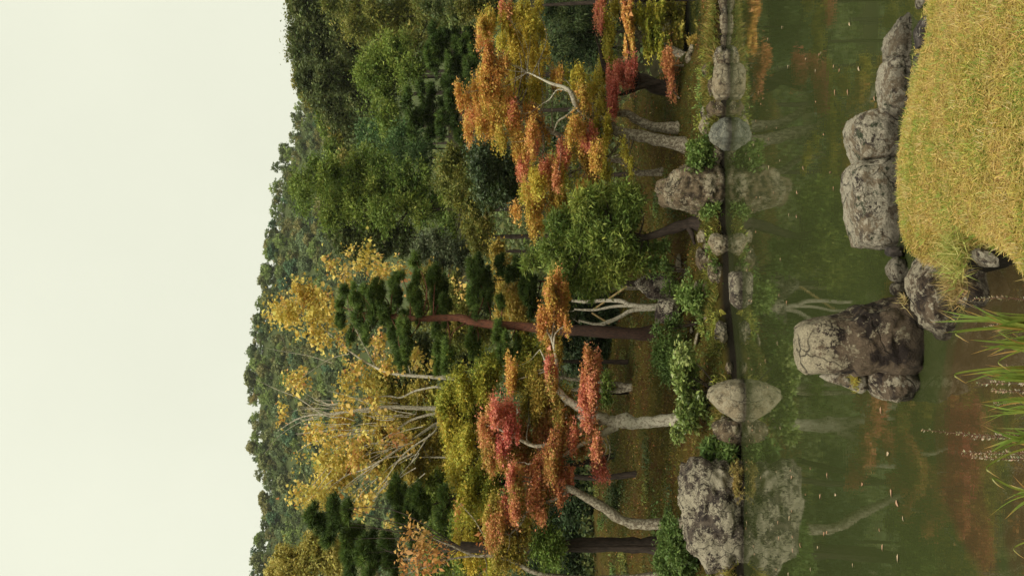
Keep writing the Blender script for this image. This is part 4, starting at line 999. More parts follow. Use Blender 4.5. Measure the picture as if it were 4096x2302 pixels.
go4 = [(250, 150, 55, 75), (350, 80, 55, 70), (400, 180, 60, 75), (450, 50, 36, 50), (300, 280, 60, 75), (420, 300, 60, 70), (300, 400, 65, 75), (430, 400, 65, 70), (500, 400, 45, 60), (330, 540, 65, 70),
       (430, 650, 60, 60), (300, 650, 60, 60), (450, 470, 45, 55), (740, 560, 50, 55), (700, 1080, 60, 60), (950, 1060, 50, 60), (950, 1250, 45, 60), (880, 900, 55, 55), (970, 920, 45, 55), (410, 740, 60, 60),
       (200, 330, 50, 60), (480, 230, 40, 60), (850, 640, 50, 60), (900, 560, 45, 60), (680, 580, 40, 50), (420, 1280, 60, 60), (460, 1370, 50, 60), (380, 1370, 45, 55), (1100, 1110, 26, 40), (1130, 1180, 24, 40), (1080, 1050, 24, 34)]
go5 = [(430, 50, 55, 55), (420, 170, 55, 60), (440, 270, 42, 50), (300, 190, 26, 42), (470, 90, 55, 55), (580, 180, 45, 50), (600, 80, 45, 50), (800, 30, 55, 45), (560, 260, 30, 40), (640, 130, 40, 40), (760, 60, 40, 40)]
tree('maple_tree', 'large spreading orange maple with leaning grey trunks above the blue-grey rock', b10,
     [([b10 - [0, 0, .2], *pix_path(4, [(1400, 1030), (1200, 985), (1050, 960), (1000, 930), (950, 875), (860, 860)], D10)], [0.22, 0.19, 0.165, 0.15, 0.14, 0.12, 0.10]),
      (pix_path(4, [(860, 860), (800, 825), (740, 770), (715, 720), (690, 660), (640, 630), (540, 600), (440, 550), (380, 525)], [D10, D10 - .5, D10 - 1.1, D10 - 1.5, D10 - 1.8, D10 - 1.9, D10 - 1.9, D10 - 1.9, D10 - 1.8]),
       [0.10, 0.085, 0.08, 0.075, 0.065, 0.05, 0.04, 0.03, 0.015]),
      (pix_path(4, [(740, 780), (660, 840), (600, 880), (570, 960)], [D10 - 1.1, D10 - 1.5, D10 - 1.6, D10 - 1.6]), [0.045, 0.035, 0.025, 0.012]),
      (pix_path(4, [(690, 660), (600, 650), (540, 720), (490, 750)], [D10 - 1.8, D10 - 1.9, D10 - 1.9, D10 - 1.9]), [0.03, 0.02, 0.015, 0.01]),
      (pix_path(4, [(950, 875), (700, 1000), (480, 900), (280, 700), (120, 560)], [D10, D10 + .3, D10 + .5, D10 + .5, D10 + .5]), [0.10, 0.09, 0.07, 0.05, 0.02]),
      (pix_path(4, [(480, 900), (500, 1060), (490, 1140), (560, 1250)], D10 + .3), [0.05, 0.03, 0.025, 0.015]),
      (pix_path(4, [(1060, 965), (1030, 1060), (930, 1150), (760, 1130)], D10 + .2), [0.05, 0.04, 0.03, 0.015])],
     [('blobs', mk_blobs(4, or4, D10 - .2, dd=1.8, jitter=1, seed=30), P_ORANGE, dict(MP, dens=3.85, D=D10)), ('blobs', mk_blobs(4, re4, D10 - .6, seed=31), P_RED[1:], dict(MP, dens=3.50, D=D10)),
      ('blobs', mk_blobs(4, go4, D10 + .6, dd=1.6, jitter=1, seed=32), P_GOLDGREEN[:4], dict(MP, dens=3.50, D=D10)), ('blobs', mk_blobs(5, go5, D10 + .4, dd=1.6, seed=33), P_ORANGE[1:], dict(MP, dens=3.50, D=D10))],
     bark='bark_maple', seed=32, front=(1, 2, 3))
b10b = G(2708, 514); D10b = b10b[1]
tree('maple_tree', 'smaller maple with a smooth bent grey trunk under the red spray', b10b,
     [([b10b - [0, 0, .2], *pix_path(4, [(1380, 925), (1280, 915), (1180, 870), (1100, 825), (1030, 812), (1000, 770)], D10b)], [0.2, 0.165, 0.15, 0.13, 0.12, 0.1, 0.06])],
     [('blobs', mk_blobs(4, [(1000, 560, 45, 45), (1010, 640, 38, 50), (990, 730, 36, 50), (1005, 790, 34, 45), (1000, 690, 40, 45)], D10b - .3, seed=34), P_RED[:4], dict(MP, dens=4.20, D=D10b)),
      ('blobs', mk_blobs(4, [(930, 800, 45, 60), (900, 830, 45, 50), (940, 700, 36, 50)], D10b + .3, seed=35), P_GOLDGREEN[1:4], dict(MP, dens=3.50, D=D10b))], seed=33)
b10c = G(2655, 685); D10c = b10c[1]
tree('maple_tree', 'thin mossy trunk leaning behind the lichen-rosette boulder', b10c,
     [([b10c - [0, 0, .2], *pix_path(4, [(1250, 1250), (1180, 1250), (1100, 1190), (1020, 1160), (850, 1180), (600, 1300)], D10c)], [0.13, 0.11, 0.10, 0.09, 0.08, 0.06, 0.02])],
     [('blobs', mk_blobs(4, [(600, 1200, 55, 60), (500, 1350, 55, 60), (700, 1300, 60, 60), (620, 1400, 50, 60)], D10c, seed=36), P_GOLDGREEN, dict(MP, dens=1.8, D=D10c))], seed=34)

# ---- T11: willow-leaved tree
b11 = G(2788, 885); D11 = b11[1]
wi5 = [(800, 100, 80, 80), (950, 60, 80, 70), (1100, 60, 80, 70), (1180, 120, 60, 60), (700, 250, 80, 80), (850, 220, 85, 85), (1000, 200, 85, 85), (1120, 230, 70, 70), (650, 350, 70, 70), (780, 380, 85, 85),
       (930, 360, 85, 85), (1080, 370, 70, 80), (560, 480, 70, 75), (440, 520, 45, 50), (700, 520, 80, 80), (850, 520, 85, 85), (1000, 500, 80, 80), (1120, 480, 60, 70), (620, 620, 65, 65), (760, 650, 75, 70),
       (900, 640, 75, 70), (1030, 620, 65, 65), (680, 715, 45, 45), (850, 740, 50, 45), (950, 690, 50, 50), (1230, 430, 55, 55), (385, 540, 26, 26), (590, 250, 50, 50), (1190, 550, 55, 55)]
tree('willow_leaved_tree', 'low round tree with dense narrow green leaves and a leaning dark trunk by the water', b11,
     [([b11 - [0, 0, .2], *pix_path(5, [(1540, 265), (1420, 300), (1330, 335), (1180, 375), (1000, 400), (800, 420)], D11)], [0.24, 0.16, 0.15, 0.12, 0.07, 0.06, 0.03]),
      (pix_path(5, [(1330, 320), (1200, 350), (1000, 280)], D11), [0.07, 0.05, 0.03]),
      ([at(*px(5, 1530, 270), D11), at(*px(5, 1570, 330), D11 - .1), at(*px(5, 1590, 410), D11 - .2)], [0.10, 0.07, 0.04])],
     [('blobs', mk_blobs(5, wi5, D11 + .2, dd=1.6, seed=37), P_WILLOW, dict(leaf=0.13, aspect=0.26, rc=0.22, per=16, flat=0.7, dens=1.5, D=D11, droop=0.15, hor=0.35, freq=0.8, top=0.1))],
     bark='bark_dark', seed=35, tri=False)

# ---- T12: low maples at the right beyond the spit
b12 = G(2695, 350); D12 = b12[1]
tree('maple_tree', 'dark-trunked maple with a vivid red drooping spray and gold-green layers', b12,
     [([b12 - [0, 0, .2], *pix_path(4, [(1400, 650), (1290, 610), (1150, 570), (1050, 560), (950, 500), (900, 350)], D12)], [0.30, 0.26, 0.24, 0.2, 0.14, 0.10, 0.04]),
      (pix_path(4, [(1340, 590), (1200, 630), (1100, 670), (1040, 690)], D12 - .3), [0.09, 0.08, 0.06, 0.03])],
     [('blobs', mk_blobs(4, [(1120, 530, 40, 34), (1150, 480, 34, 34), (1100, 570, 36, 36), (1130, 610, 28, 30), (1080, 540, 34, 40)], D12 - .6, seed=38), P_RED[:4], dict(MP, dens=4.20, D=D12)),
      ('blobs', mk_blobs(4, [(930, 30, 36, 50), (950, 130, 45, 55), (970, 240, 45, 55), (950, 400, 30, 75), (990, 470, 36, 45), (1030, 60, 36, 50), (950, 320, 36, 50), (920, 560, 36, 60), (940, 470, 30, 40)], D12 + .3, seed=39),
       P_GOLDGREEN[1:4], dict(MP, dens=3.50, D=D12)),
      ('blobs', mk_blobs(4, [(890, 80, 26, 36), (900, 150, 26, 42), (930, 10, 26, 40)], D12, seed=40), P_RED[1:], dict(MP, dens=3.50, D=D12))], bark='bark_dark', seed=36)
b12b = G(2745, 130); D12b = max(34.0, b12b[1]); b12b = at(2740, 150, 36.0); b12b[2] = gz(b12b[0], 36.0); b12b = np.array([10.2, 45.5, gz(10.2, 45.5)]); D12b = 45.5
tree('maple_tree', 'low maple with coral-orange layer spreading over the inlet behind the spit', b12b,
     [([b12b - [0, 0, .2], *pix_path(4, [(1300, 310), (1200, 280), (1150, 180), (1050, 10)], D12b)], [0.2, 0.16, 0.13, 0.1, 0.04])],
     [('blobs', mk_blobs(4, [(1110, 60, 45, 60), (1090, 120, 36, 36), (1130, 190, 28, 50), (1130, 290, 36, 50), (1140, 340, 28, 28), (1100, 0, 40, 50)], D12b - .5, seed=41), P_ORANGE[:4], dict(MP, dens=2.0, D=D12b, leaf=0.10, rc=0.3)),
      ('blobs', mk_blobs(4, [(1230, 80, 45, 55), (1330, 60, 50, 55), (1250, 200, 36, 50), (1180, 120, 30, 40), (1330, 180, 50, 60), (1280, 310, 50, 55), (1270, 370, 45, 50), (1360, 330, 50, 55)], D12b, seed=42), P_GOLDGREEN[1:], dict(MP, dens=2.0, D=D12b, leaf=0.10, rc=0.3))], seed=37)
b12c = np.array([9.6, 46.5, gz(9.6, 46.5)])
tree('shrub', 'rounded ochre and gold shrub at the head of the inlet', b12c, [],
     [('blobs', mk_blobs(4, [(1400, 50, 55, 55), (1400, 150, 70, 75), (1450, 210, 55, 65), (1420, 300, 65, 70), (1480, 320, 36, 45), (1480, 60, 50, 60), (1500, 140, 40, 60)], 46.5, seed=43), P_OCHRE, dict(MP, dens=2.0, D=46.5, leaf=0.10, rc=0.3))],
     seed=38, cat='shrub')
bz = G(2735, 262)
tree('shrub', 'rust-red shrub between the dark trunk and the inlet', bz, [],
     [('blobs', mk_blobs(4, [(1410, 440, 50, 50), (1440, 490, 45, 55), (1400, 490, 36, 40)], bz[1], seed=44), [(0.38, 0.09, 0.04), (0.34, 0.12, 0.04), (0.26, 0.13, 0.04)], dict(MP, dens=2.2, D=bz[1]))], seed=39, cat='shrub')
bz = G(2720, 395)
tree('shrub', 'small rust-tinted shrub at the foot of the dark trunk', bz, [],
     [('blobs', mk_blobs(4, [(1465, 700, 28, 42), (1430, 610, 26, 36), (1440, 660, 24, 36)], bz[1], seed=45), P_RUST, dict(MP, dens=1.8, D=bz[1]))], seed=40, cat='shrub')

# ---- dark and mid trees
def simple_tree(name, label, view, L, D, pal, seed, leaf, aspect=0.7, rc=None, dens=1.9, style='blobs', group=None, mat='leaf', bark='bark_dark', dd=None, **kw):
    B = mk_blobs(view, L, D, dd=dd or D * 0.035, jitter=1, seed=seed)
    cx = np.mean([b[0][0] for b in B]); base = np.array([cx, D, gz(cx, D)])
    leaf = leaf * 0.85
    k = dict(leaf=leaf, aspect=aspect, rc=(rc or leaf * 3.4) * 1.05, dens=dens * 0.95, D=D, per=120, shell=0.80, flat=0.62, jit=0.2); k.update(kw)
    inner = dict(leaf=leaf * 1.3, aspect=0.7, rc=leaf * 3, dens=0.35, D=D, per=20, shell=0.1)  # inner leaves get the darkest tones, painting shade into the crown's inside
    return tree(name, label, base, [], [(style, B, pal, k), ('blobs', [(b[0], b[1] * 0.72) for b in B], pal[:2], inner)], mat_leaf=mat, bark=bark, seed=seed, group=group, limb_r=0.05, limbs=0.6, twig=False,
                cat='shrub' if 'shrub' in name else 'thicket' if 'thicket' in name or 'hedge' in name else 'tree')

simple_tree('yew_tree', 'very dark fine-leaved evergreen shading the bank behind the big orange maple', 4,
    [(600, 150, 80, 100), (720, 120, 90, 100), (800, 60, 80, 75), (700, 260, 90, 100), (800, 220, 80, 90), (620, 330, 65, 80), (760, 370, 80, 90), (850, 330, 55, 75), (680, 440, 65, 65), (860, 430, 55, 60), (570, 60, 60, 60), (880, 120, 40, 60)],
    52, P_DARK, 50, 0.14, 0.35, 0.4, droop=0.6, hor=0.2)
simple_tree('camellia_tree', 'glossy dark broadleaf evergreen beside the big orange maple', 4,
    [(60, 1200, 75, 90), (150, 1150, 75, 90), (130, 1300, 75, 90), (230, 1230, 75, 90), (260, 1350, 75, 75), (80, 1380, 75, 75), (300, 1180, 60, 70), (20, 1100, 60, 60), (190, 1420, 70, 60), (300, 1430, 60, 60)],
    38, P_DARK, 51, 0.12, 0.5, 0.32, mat='gloss_leaf')
simple_tree('camellia_tree', 'dark evergreen seen through the gap under the orange maple', 4,
    [(560, 1030, 60, 65), (570, 1130, 60, 65), (620, 1000, 50, 60), (880, 700, 60, 70), (780, 850, 60, 60), (460, 1000, 50, 50), (900, 1000, 50, 60)], 35, P_DARK, 52, 0.11, 0.5, 0.3, mat='gloss_leaf')
simple_tree('evergreen_hedge', 'deep-shaded evergreen thicket behind the pine trunk', 5,
    [(760, 900, 110, 110), (900, 900, 90, 110), (760, 1120, 110, 110), (900, 1150, 100, 110), (1000, 1200, 70, 90), (700, 800, 90, 90), (740, 1300, 75, 80), (600, 1050, 60, 80), (880, 760, 70, 70), (1000, 950, 70, 80)], 38, P_DARK[:3], 53, 0.12, 0.5, 0.34)
simple_tree('evergreen_thicket', 'deep-shaded evergreen thicket behind the curving maple trunk', 6,
    [(620, 700, 95, 110), (720, 900, 110, 130), (740, 1100, 110, 130), (620, 1050, 90, 100), (720, 1350, 120, 130), (850, 1400, 75, 80), (560, 1250, 90, 90), (640, 560, 80, 80), (500, 950, 90, 100), (420, 1350, 100, 90), (800, 750, 50, 100)], 41, P_DARK[:3], 54, 0.13, 0.5, 0.36)
simple_tree('shrub', 'mid-green shrub hanging in the shade behind the dark straight trunk', 6, [(520, 1200, 50, 60), (560, 1290, 50, 60), (500, 1130, 40, 50), (590, 1350, 40, 40), (600, 1230, 45, 60), (480, 1240, 45, 50)], 26, P_LIGHT[:3], 55, 0.09, 0.5)
simple_tree('low_shrub', 'low dark shrub on the mossy slope behind the forked maple', 6, [(1010, 880, 50, 70), (1040, 950, 50, 60), (990, 960, 40, 50)], 33, P_DARK[1:], 56, 0.08, 0.5)
simple_tree('low_shrub', 'low green bush at the foot of the lichen-pale stump behind the forked maple', 6, [(900, 120, 60, 60), (960, 60, 40, 50), (860, 220, 40, 50), (970, 160, 40, 40)], 33, P_LIGHT[:3], 57, 0.08, 0.5)
simple_tree('ochre_tree', 'slim ochre-leaved young tree between the tall pine and the willow-leaved tree', 5,
    [(180, 450, 40, 30), (190, 520, 45, 40), (200, 600, 45, 45), (230, 680, 50, 50), (250, 800, 65, 75), (330, 860, 55, 75), (290, 740, 55, 55), (340, 950, 55, 55), (210, 930, 50, 60)], 35, P_OCHRE[:3] , 58, 0.11, 0.6, 0.28, bark='bark_maple')
simple_tree('green_maple', 'still-green maple filling the gap between the tall pine and the forked maple', 5,
    [(380, 1100, 60, 60), (420, 1180, 60, 70), (340, 1250, 60, 70), (430, 1280, 50, 60), (60, 1250, 60, 70), (100, 1350, 60, 70), (40, 1420, 60, 60), (160, 1270, 50, 50), (500, 1150, 40, 50)], 33, P_GOLDGREEN[2:], 59, 0.085, 0.8, 0.28)

simple_tree('green_tree', 'olive-green tree filling the gap behind the reddish pine trunk', 2, [(1500, 700, 90, 100), (1650, 760, 90, 100), (1600, 900, 90, 100), (1750, 900, 90, 100), (1700, 1050, 90, 100), (1850, 1050, 90, 100), (1900, 760, 80, 90), (1450, 900, 80, 90)], 48, P_OLIVE, 150, 0.14, 0.6, 0.34)
simple_tree('green_tree', 'deep green tree behind the right-hand stems of the yellow-leaved tree', 2, [(1300, 1250, 90, 100), (1450, 1150, 90, 100), (1500, 1350, 90, 100), (1650, 1300, 90, 100), (1200, 1400, 90, 90), (1780, 1200, 80, 90), (1350, 1420, 80, 80)], 50, P_EVER, 151, 0.15, 0.6, 0.36)
simple_tree('ochre_tree', 'ochre-green tree behind the middle stems of the yellow-leaved tree', 3, [(1150, 60, 80, 90), (1250, 200, 90, 100), (1350, 330, 90, 100), (1450, 150, 90, 100), (1550, 420, 80, 90), (1100, 330, 80, 90), (1500, 560, 80, 90), (1580, 700, 80, 90)], 50, P_OCHRE, 152, 0.15, 0.6, 0.36)
simple_tree('green_tree', 'mid-green tree behind the golden maple layers', 3, [(1500, 800, 90, 100), (1600, 950, 90, 100), (1650, 1100, 90, 100), (1550, 1150, 80, 90), (1600, 1300, 90, 100), (1500, 1400, 90, 90), (1750, 1250, 90, 100), (1800, 1430, 90, 90), (1900, 1000, 90, 100), (1950, 700, 80, 100)], 44, P_LIGHT, 153, 0.14, 0.6, 0.34)
# mid forest to the right
CY = dict(aspect=0.42, droop=0.35, hor=0.25, flat=0.6, per=100)
simple_tree('cypress_tree', 'tall yellow-green conifer in the middle of the wood above the orange maple', 1,
    [(560, 1330, 55, 65), (650, 1220, 55, 60), (680, 1330, 70, 75), (780, 1250, 75, 75), (800, 1380, 80, 75), (920, 1300, 75, 80), (1000, 1170, 75, 80), (1000, 1280, 75, 80), (1050, 1400, 80, 80), (1120, 1200, 75, 75), (1150, 1320, 75, 80),
     (1200, 1420, 80, 75), (1280, 1250, 75, 75), (1300, 1380, 75, 80), (1400, 1300, 75, 80), (1420, 1420, 75, 75), (900, 1420, 75, 75)], 56, P_LIGHT, 60, 0.17, **CY)
simple_tree('cypress_tree', 'drooping yellow-green conifer next to the dark broadleaf trees', 2,
    [(580, 60, 45, 65), (560, 150, 45, 50), (760, 120, 55, 70), (780, 210, 55, 55), (960, 150, 75, 75), (1000, 250, 40, 45), (1100, 60, 75, 75), (1150, 180, 75, 75), (1200, 270, 55, 55), (1350, 150, 75, 75), (1450, 220, 55, 65),
     (1560, 150, 75, 75), (1620, 280, 65, 65), (1640, 400, 45, 55), (1660, 60, 75, 75), (1480, 70, 70, 70), (870, 70, 70, 70), (1280, 60, 70, 70)], 54, P_LIGHT, 61, 0.16, **CY)
simple_tree('conifer_tree', 'large soft green conifer in the upper wood with bare inner branches', 1,
    [(1060, 450, 75, 75), (1150, 400, 80, 80), (1100, 560, 75, 80), (1200, 520, 80, 80), (1300, 430, 75, 80), (1350, 560, 65, 75), (1250, 320, 80, 80), (1180, 660, 75, 75), (1240, 780, 55, 75), (1150, 800, 75, 75), (1180, 900, 55, 55), (1010, 540, 50, 60), (1400, 480, 60, 70)],
    62, P_LIGHT, 62, 0.18, **CY)
simple_tree('conifer_tree', 'olive-tinged conifer in the upper wood below the dark hillside evergreens', 1,
    [(800, 20, 75, 60), (900, 50, 75, 70), (1000, 100, 75, 80), (950, 220, 75, 75), (1100, 80, 80, 90), (1100, 220, 80, 80), (1200, 150, 80, 80), (1300, 200, 75, 80), (1350, 80, 80, 80), (1400, 300, 75, 75), (1250, 40, 80, 80), (1480, 120, 70, 80), (1450, 30, 70, 70), (1560, 100, 60, 70)],
    66, P_OLIVE[:3] + [(0.13, 0.13, 0.03)], 63, 0.19, **CY)
dk = [(560, 60, 55, 75), (640, 80, 65, 80), (700, 180, 65, 80), (600, 160, 75, 80), (540, 230, 50, 60), (560, 330, 75, 75), (660, 300, 75, 80), (760, 260, 75, 80), (760, 60, 55, 65), (840, 140, 65, 75), (900, 330, 65, 65),
      (700, 420, 75, 80), (600, 450, 65, 75), (800, 420, 75, 80), (900, 430, 65, 75), (720, 560, 80, 80), (820, 540, 75, 80), (620, 570, 65, 75), (900, 560, 65, 75), (760, 700, 80, 75), (860, 680, 80, 75), (950, 660, 65, 75),
      (690, 690, 55, 60), (800, 820, 80, 75), (900, 820, 80, 80), (1000, 740, 75, 75), (1000, 850, 75, 75), (870, 930, 70, 55), (960, 950, 55, 55), (880, 250, 60, 60), (980, 420, 60, 60), (960, 320, 60, 60)]
for k, (y0, y1, lab) in enumerate([(0, 200, 'dark evergreen on the hill shoulder with a black shaded hollow'), (200, 380, 'dark evergreen on the hill shoulder with billowing grey-green clumps'),
                                   (380, 500, 'dark round evergreen beside the grey-green billowing one'), (500, 640, 'dark evergreen below the notch where the far ridge begins'),
                                   (640, 780, 'dark evergreen standing above the soft green conifer'), (780, 1000, 'dark evergreen lowest on the hill shoulder')]):
    Lk = [q for q in dk if y0 <= q[1] < y1]
    simple_tree('evergreen_tree', lab, 1, Lk, 96 + 5 * (k % 3), P_EVER, 70 + k, 0.30, 0.7, rc=0.75, dens=2.0, group='dark evergreens on the hill shoulder')
sm = [('yellowish tree on the crest of the hill shoulder', [(480, 40, 30, 40), (495, 90, 30, 36), (470, 10, 25, 30)], 118, P_OLIVE), ('small olive tree on the crest beside a gap', [(490, 250, 26, 30), (490, 330, 30, 45), (510, 390, 28, 36)], 118, P_OLIVE),
      ('brownish tree on the crest above the notch', [(520, 470, 26, 36), (530, 550, 28, 36), (540, 620, 26, 36)], 120, P_OLIVE[1:]), ('tan-leaved tree below the notch', [(640, 720, 40, 45), (610, 690, 30, 30)], 116, P_OLIVE[1:]),
      ('light green tree below the far ridge', [(740, 900, 45, 55), (700, 860, 36, 45), (760, 960, 40, 45)], 114, P_LIGHT), ('rust-tinted tree between the evergreens and the far ridge', [(830, 960, 45, 55), (860, 900, 36, 40)], 110, P_OLIVE[1:]),
      ('pale green tree over the teal conifers', [(800, 1050, 55, 55), (900, 1030, 55, 55), (770, 1110, 40, 45)], 105, P_LIGHT), ('orange-olive tree over the teal conifers', [(855, 1130, 45, 50), (880, 1190, 36, 40)], 100, P_OLIVE[1:])]
for k, (lab, L, Dk, pal) in enumerate(sm):
    simple_tree('hill_tree', lab, 1, L, Dk, pal, 80 + k, 0.30, 0.7, rc=0.7, dens=2.0)
simple_tree('conifer_tree', 'blue-green conifer in a dip between the light conifers', 1, [(1050, 960, 70, 60), (1050, 1040, 65, 60), (1180, 1000, 70, 60), (1130, 930, 60, 50), (1120, 1080, 55, 55)], 72, P_TEAL, 88, 0.2, **CY)
simple_tree('conifer_tree', 'small teal conifer lower down beside the light conifers', 1, [(1250, 1060, 65, 60), (1300, 970, 60, 60), (1330, 1080, 60, 60), (1270, 1130, 45, 50), (1400, 1100, 60, 70), (1440, 1000, 60, 60), (1450, 1200, 60, 60)], 60, P_TEAL, 89, 0.17, **CY)
simple_tree('broadleaf_tree', 'dark broadleaf tree above the top of the tall pine', 2, [(900, 280, 75, 75), (980, 330, 75, 75), (1050, 380, 80, 75), (900, 400, 75, 65), (1120, 300, 80, 65), (1200, 370, 75, 75), (1000, 440, 75, 60), (1120, 450, 65, 60), (1280, 310, 65, 55), (1300, 420, 55, 65), (1330, 330, 60, 60), (820, 330, 50, 60)],
    58, P_EVER[:3], 90, 0.17, 0.6, 0.42)
simple_tree('broadleaf_tree', 'grey-green soft tree between the dark broadleaf and the tall pine', 2, [(1450, 400, 55, 60), (1500, 480, 75, 75), (1560, 400, 65, 75), (1620, 520, 75, 60), (1700, 480, 60, 60), (1400, 470, 60, 60), (1680, 400, 60, 60), (1720, 560, 55, 55)], 50, [(0.03, 0.04, 0.02), (0.05, 0.06, 0.028), (0.075, 0.08, 0.035)], 91, 0.15, 0.5, 0.36)
simple_tree('olive_tree', 'olive and brown mottled tree above the orange maple', 2, [(1700, 50, 65, 75), (1780, 120, 75, 75), (1850, 60, 65, 75), (1800, 250, 55, 75), (1870, 160, 60, 70)], 43, P_OLIVE, 92, 0.13, 0.5, 0.3)
simple_tree('olive_tree', 'small orange-tinted bush tree above the willow-leaved tree', 2, [(1760, 310, 36, 55), (1830, 380, 55, 60), (1880, 300, 50, 55), (1860, 430, 45, 45)], 42, P_OLIVE[1:], 93, 0.13, 0.5, 0.3)
simple_tree('olive_tree', 'olive-green tree with brown tips beside the layered pines', 1, [(1640, 1130, 55, 55), (1680, 1230, 75, 75), (1700, 1350, 75, 75), (1780, 1260, 65, 70), (1600, 1300, 70, 75), (1570, 1180, 65, 65), (1760, 1130, 55, 60)], 45, P_OLIVE[:3], 94, 0.13, 0.5, 0.3)
simple_tree('broadleaf_tree', 'speckled green and yellow leafy tree above the red-tipped maple crown', 1, [(1500, 30, 60, 50), (1600, 60, 70, 60), (1700, 60, 75, 75), (1800, 30, 70, 60), (1900, 60, 75, 75), (1880, 140, 60, 60), (1650, 140, 50, 50), (1960, 20, 60, 60)], 46, P_DARK[2:] + [(0.12, 0.13, 0.03), (0.26, 0.22, 0.05)], 95, 0.13, 0.5, 0.3)
simple_tree('pine_tree', 'layered pine with rounded pads above the orange maple crown', 1,
    [(1530, 270, 65, 65), (1600, 230, 55, 55), (1680, 250, 55, 55), (1500, 370, 55, 55), (1580, 330, 55, 60), (1650, 480, 45, 70), (1700, 400, 55, 70), (1760, 480, 45, 60), (1740, 330, 55, 55), (1780, 240, 45, 45), (1620, 560, 55, 45), (1740, 580, 38, 55), (1540, 440, 50, 50)],
    40, P_PINE[1:], 96, 0.2, style='needles', mat='needle', bark='bark_pine', dens=0.28, rc=None) if False else None
def pine_pads(label, view, L, D, seed, pal=P_PINE):
    B = mk_blobs(view, L, D, dd=1.2, jitter=1, seed=seed, grow=1.2); cx = np.mean([b[0][0] for b in B]); base = np.array([cx, D, gz(cx, D)])
    return tree('pine_tree', label, base, [], [('needles', B, pal, dict(D=D, dens=0.3, length=0.005 * D, width=0.00075 * D))], mat_leaf='needle', bark='bark_dark', seed=seed, limb_r=0.03, twig=False)
pine_pads('layered pine with rounded pads just above the orange maple crown', 1,
    [(1530, 270, 65, 65), (1600, 230, 55, 55), (1680, 250, 55, 55), (1500, 370, 55, 55), (1580, 330, 55, 60), (1650, 480, 45, 70), (1700, 400, 55, 70), (1760, 480, 45, 60), (1740, 330, 55, 55), (1780, 240, 45, 45), (1620, 560, 55, 45), (1740, 580, 38, 55), (1540, 440, 50, 50), (1800, 400, 50, 60)], 55, 96, P_PINE[:4])
pine_pads('pine with flat tiered pads and visible reddish branches behind the orange maple', 1,
    [(1330, 720, 36, 55), (1340, 820, 36, 70), (1380, 930, 36, 55), (1420, 680, 45, 55), (1500, 700, 45, 55), (1500, 830, 45, 60), (1500, 950, 45, 55), (1570, 900, 45, 60), (1620, 640, 55, 45), (1640, 740, 50, 50), (1700, 950, 50, 55), (1420, 850, 40, 60), (1600, 820, 40, 50), (1660, 880, 50, 50)], 50, 97, P_PINE[:4])

# ------------------------------------------------------------------ undergrowth and the wooded hill
rng = np.random.RandomState(99)
fo = Foliage(99)
n = 22000
Yc = 38 + 85 * rng.rand(n) ** 1.2; Xc = Yc * rng.uniform(-0.40, 0.40, n)
inlet = (Xc > 6.0) & (Yc < 50)
Xc, Yc = Xc[~inlet], Yc[~inlet]; n = len(Xc)
P0 = np.stack([Xc, Yc, ground(Xc, Yc)], -1)
hh = (0.6 + 3.2 * np.clip(fbm(P0 * np.array([.25, .25, 0]), 3) + 0.35, 0, 1)) * sstep(36, 50, Yc) + 0.1
P0[:, 2] += hh * rng.rand(n) ** 0.5
k = np.repeat(np.arange(n), 4)
pos = P0[k] + rng.normal(size=(len(k), 3)) * 0.22
L = 0.0045 * pos[:, 1] * np.exp(rng.normal(0, .2, len(k)))
fo.add(pos, nrm(rng.normal(size=pos.shape)), nrm(rng.normal(size=pos.shape) * 0.6 + [0, 0, 0.6]), L, L * 0.7, pal_colors(P_EVER, 0.4 + fbm(P0[k] * 0.3, 2) + rng.normal(0, .1, len(k)), 0.2, rng))
und = fo.object('undergrowth', MAT['leaf']); tag(und, 'dark leafy undergrowth covering the ground of the wood', 'undergrowth', kind='stuff')

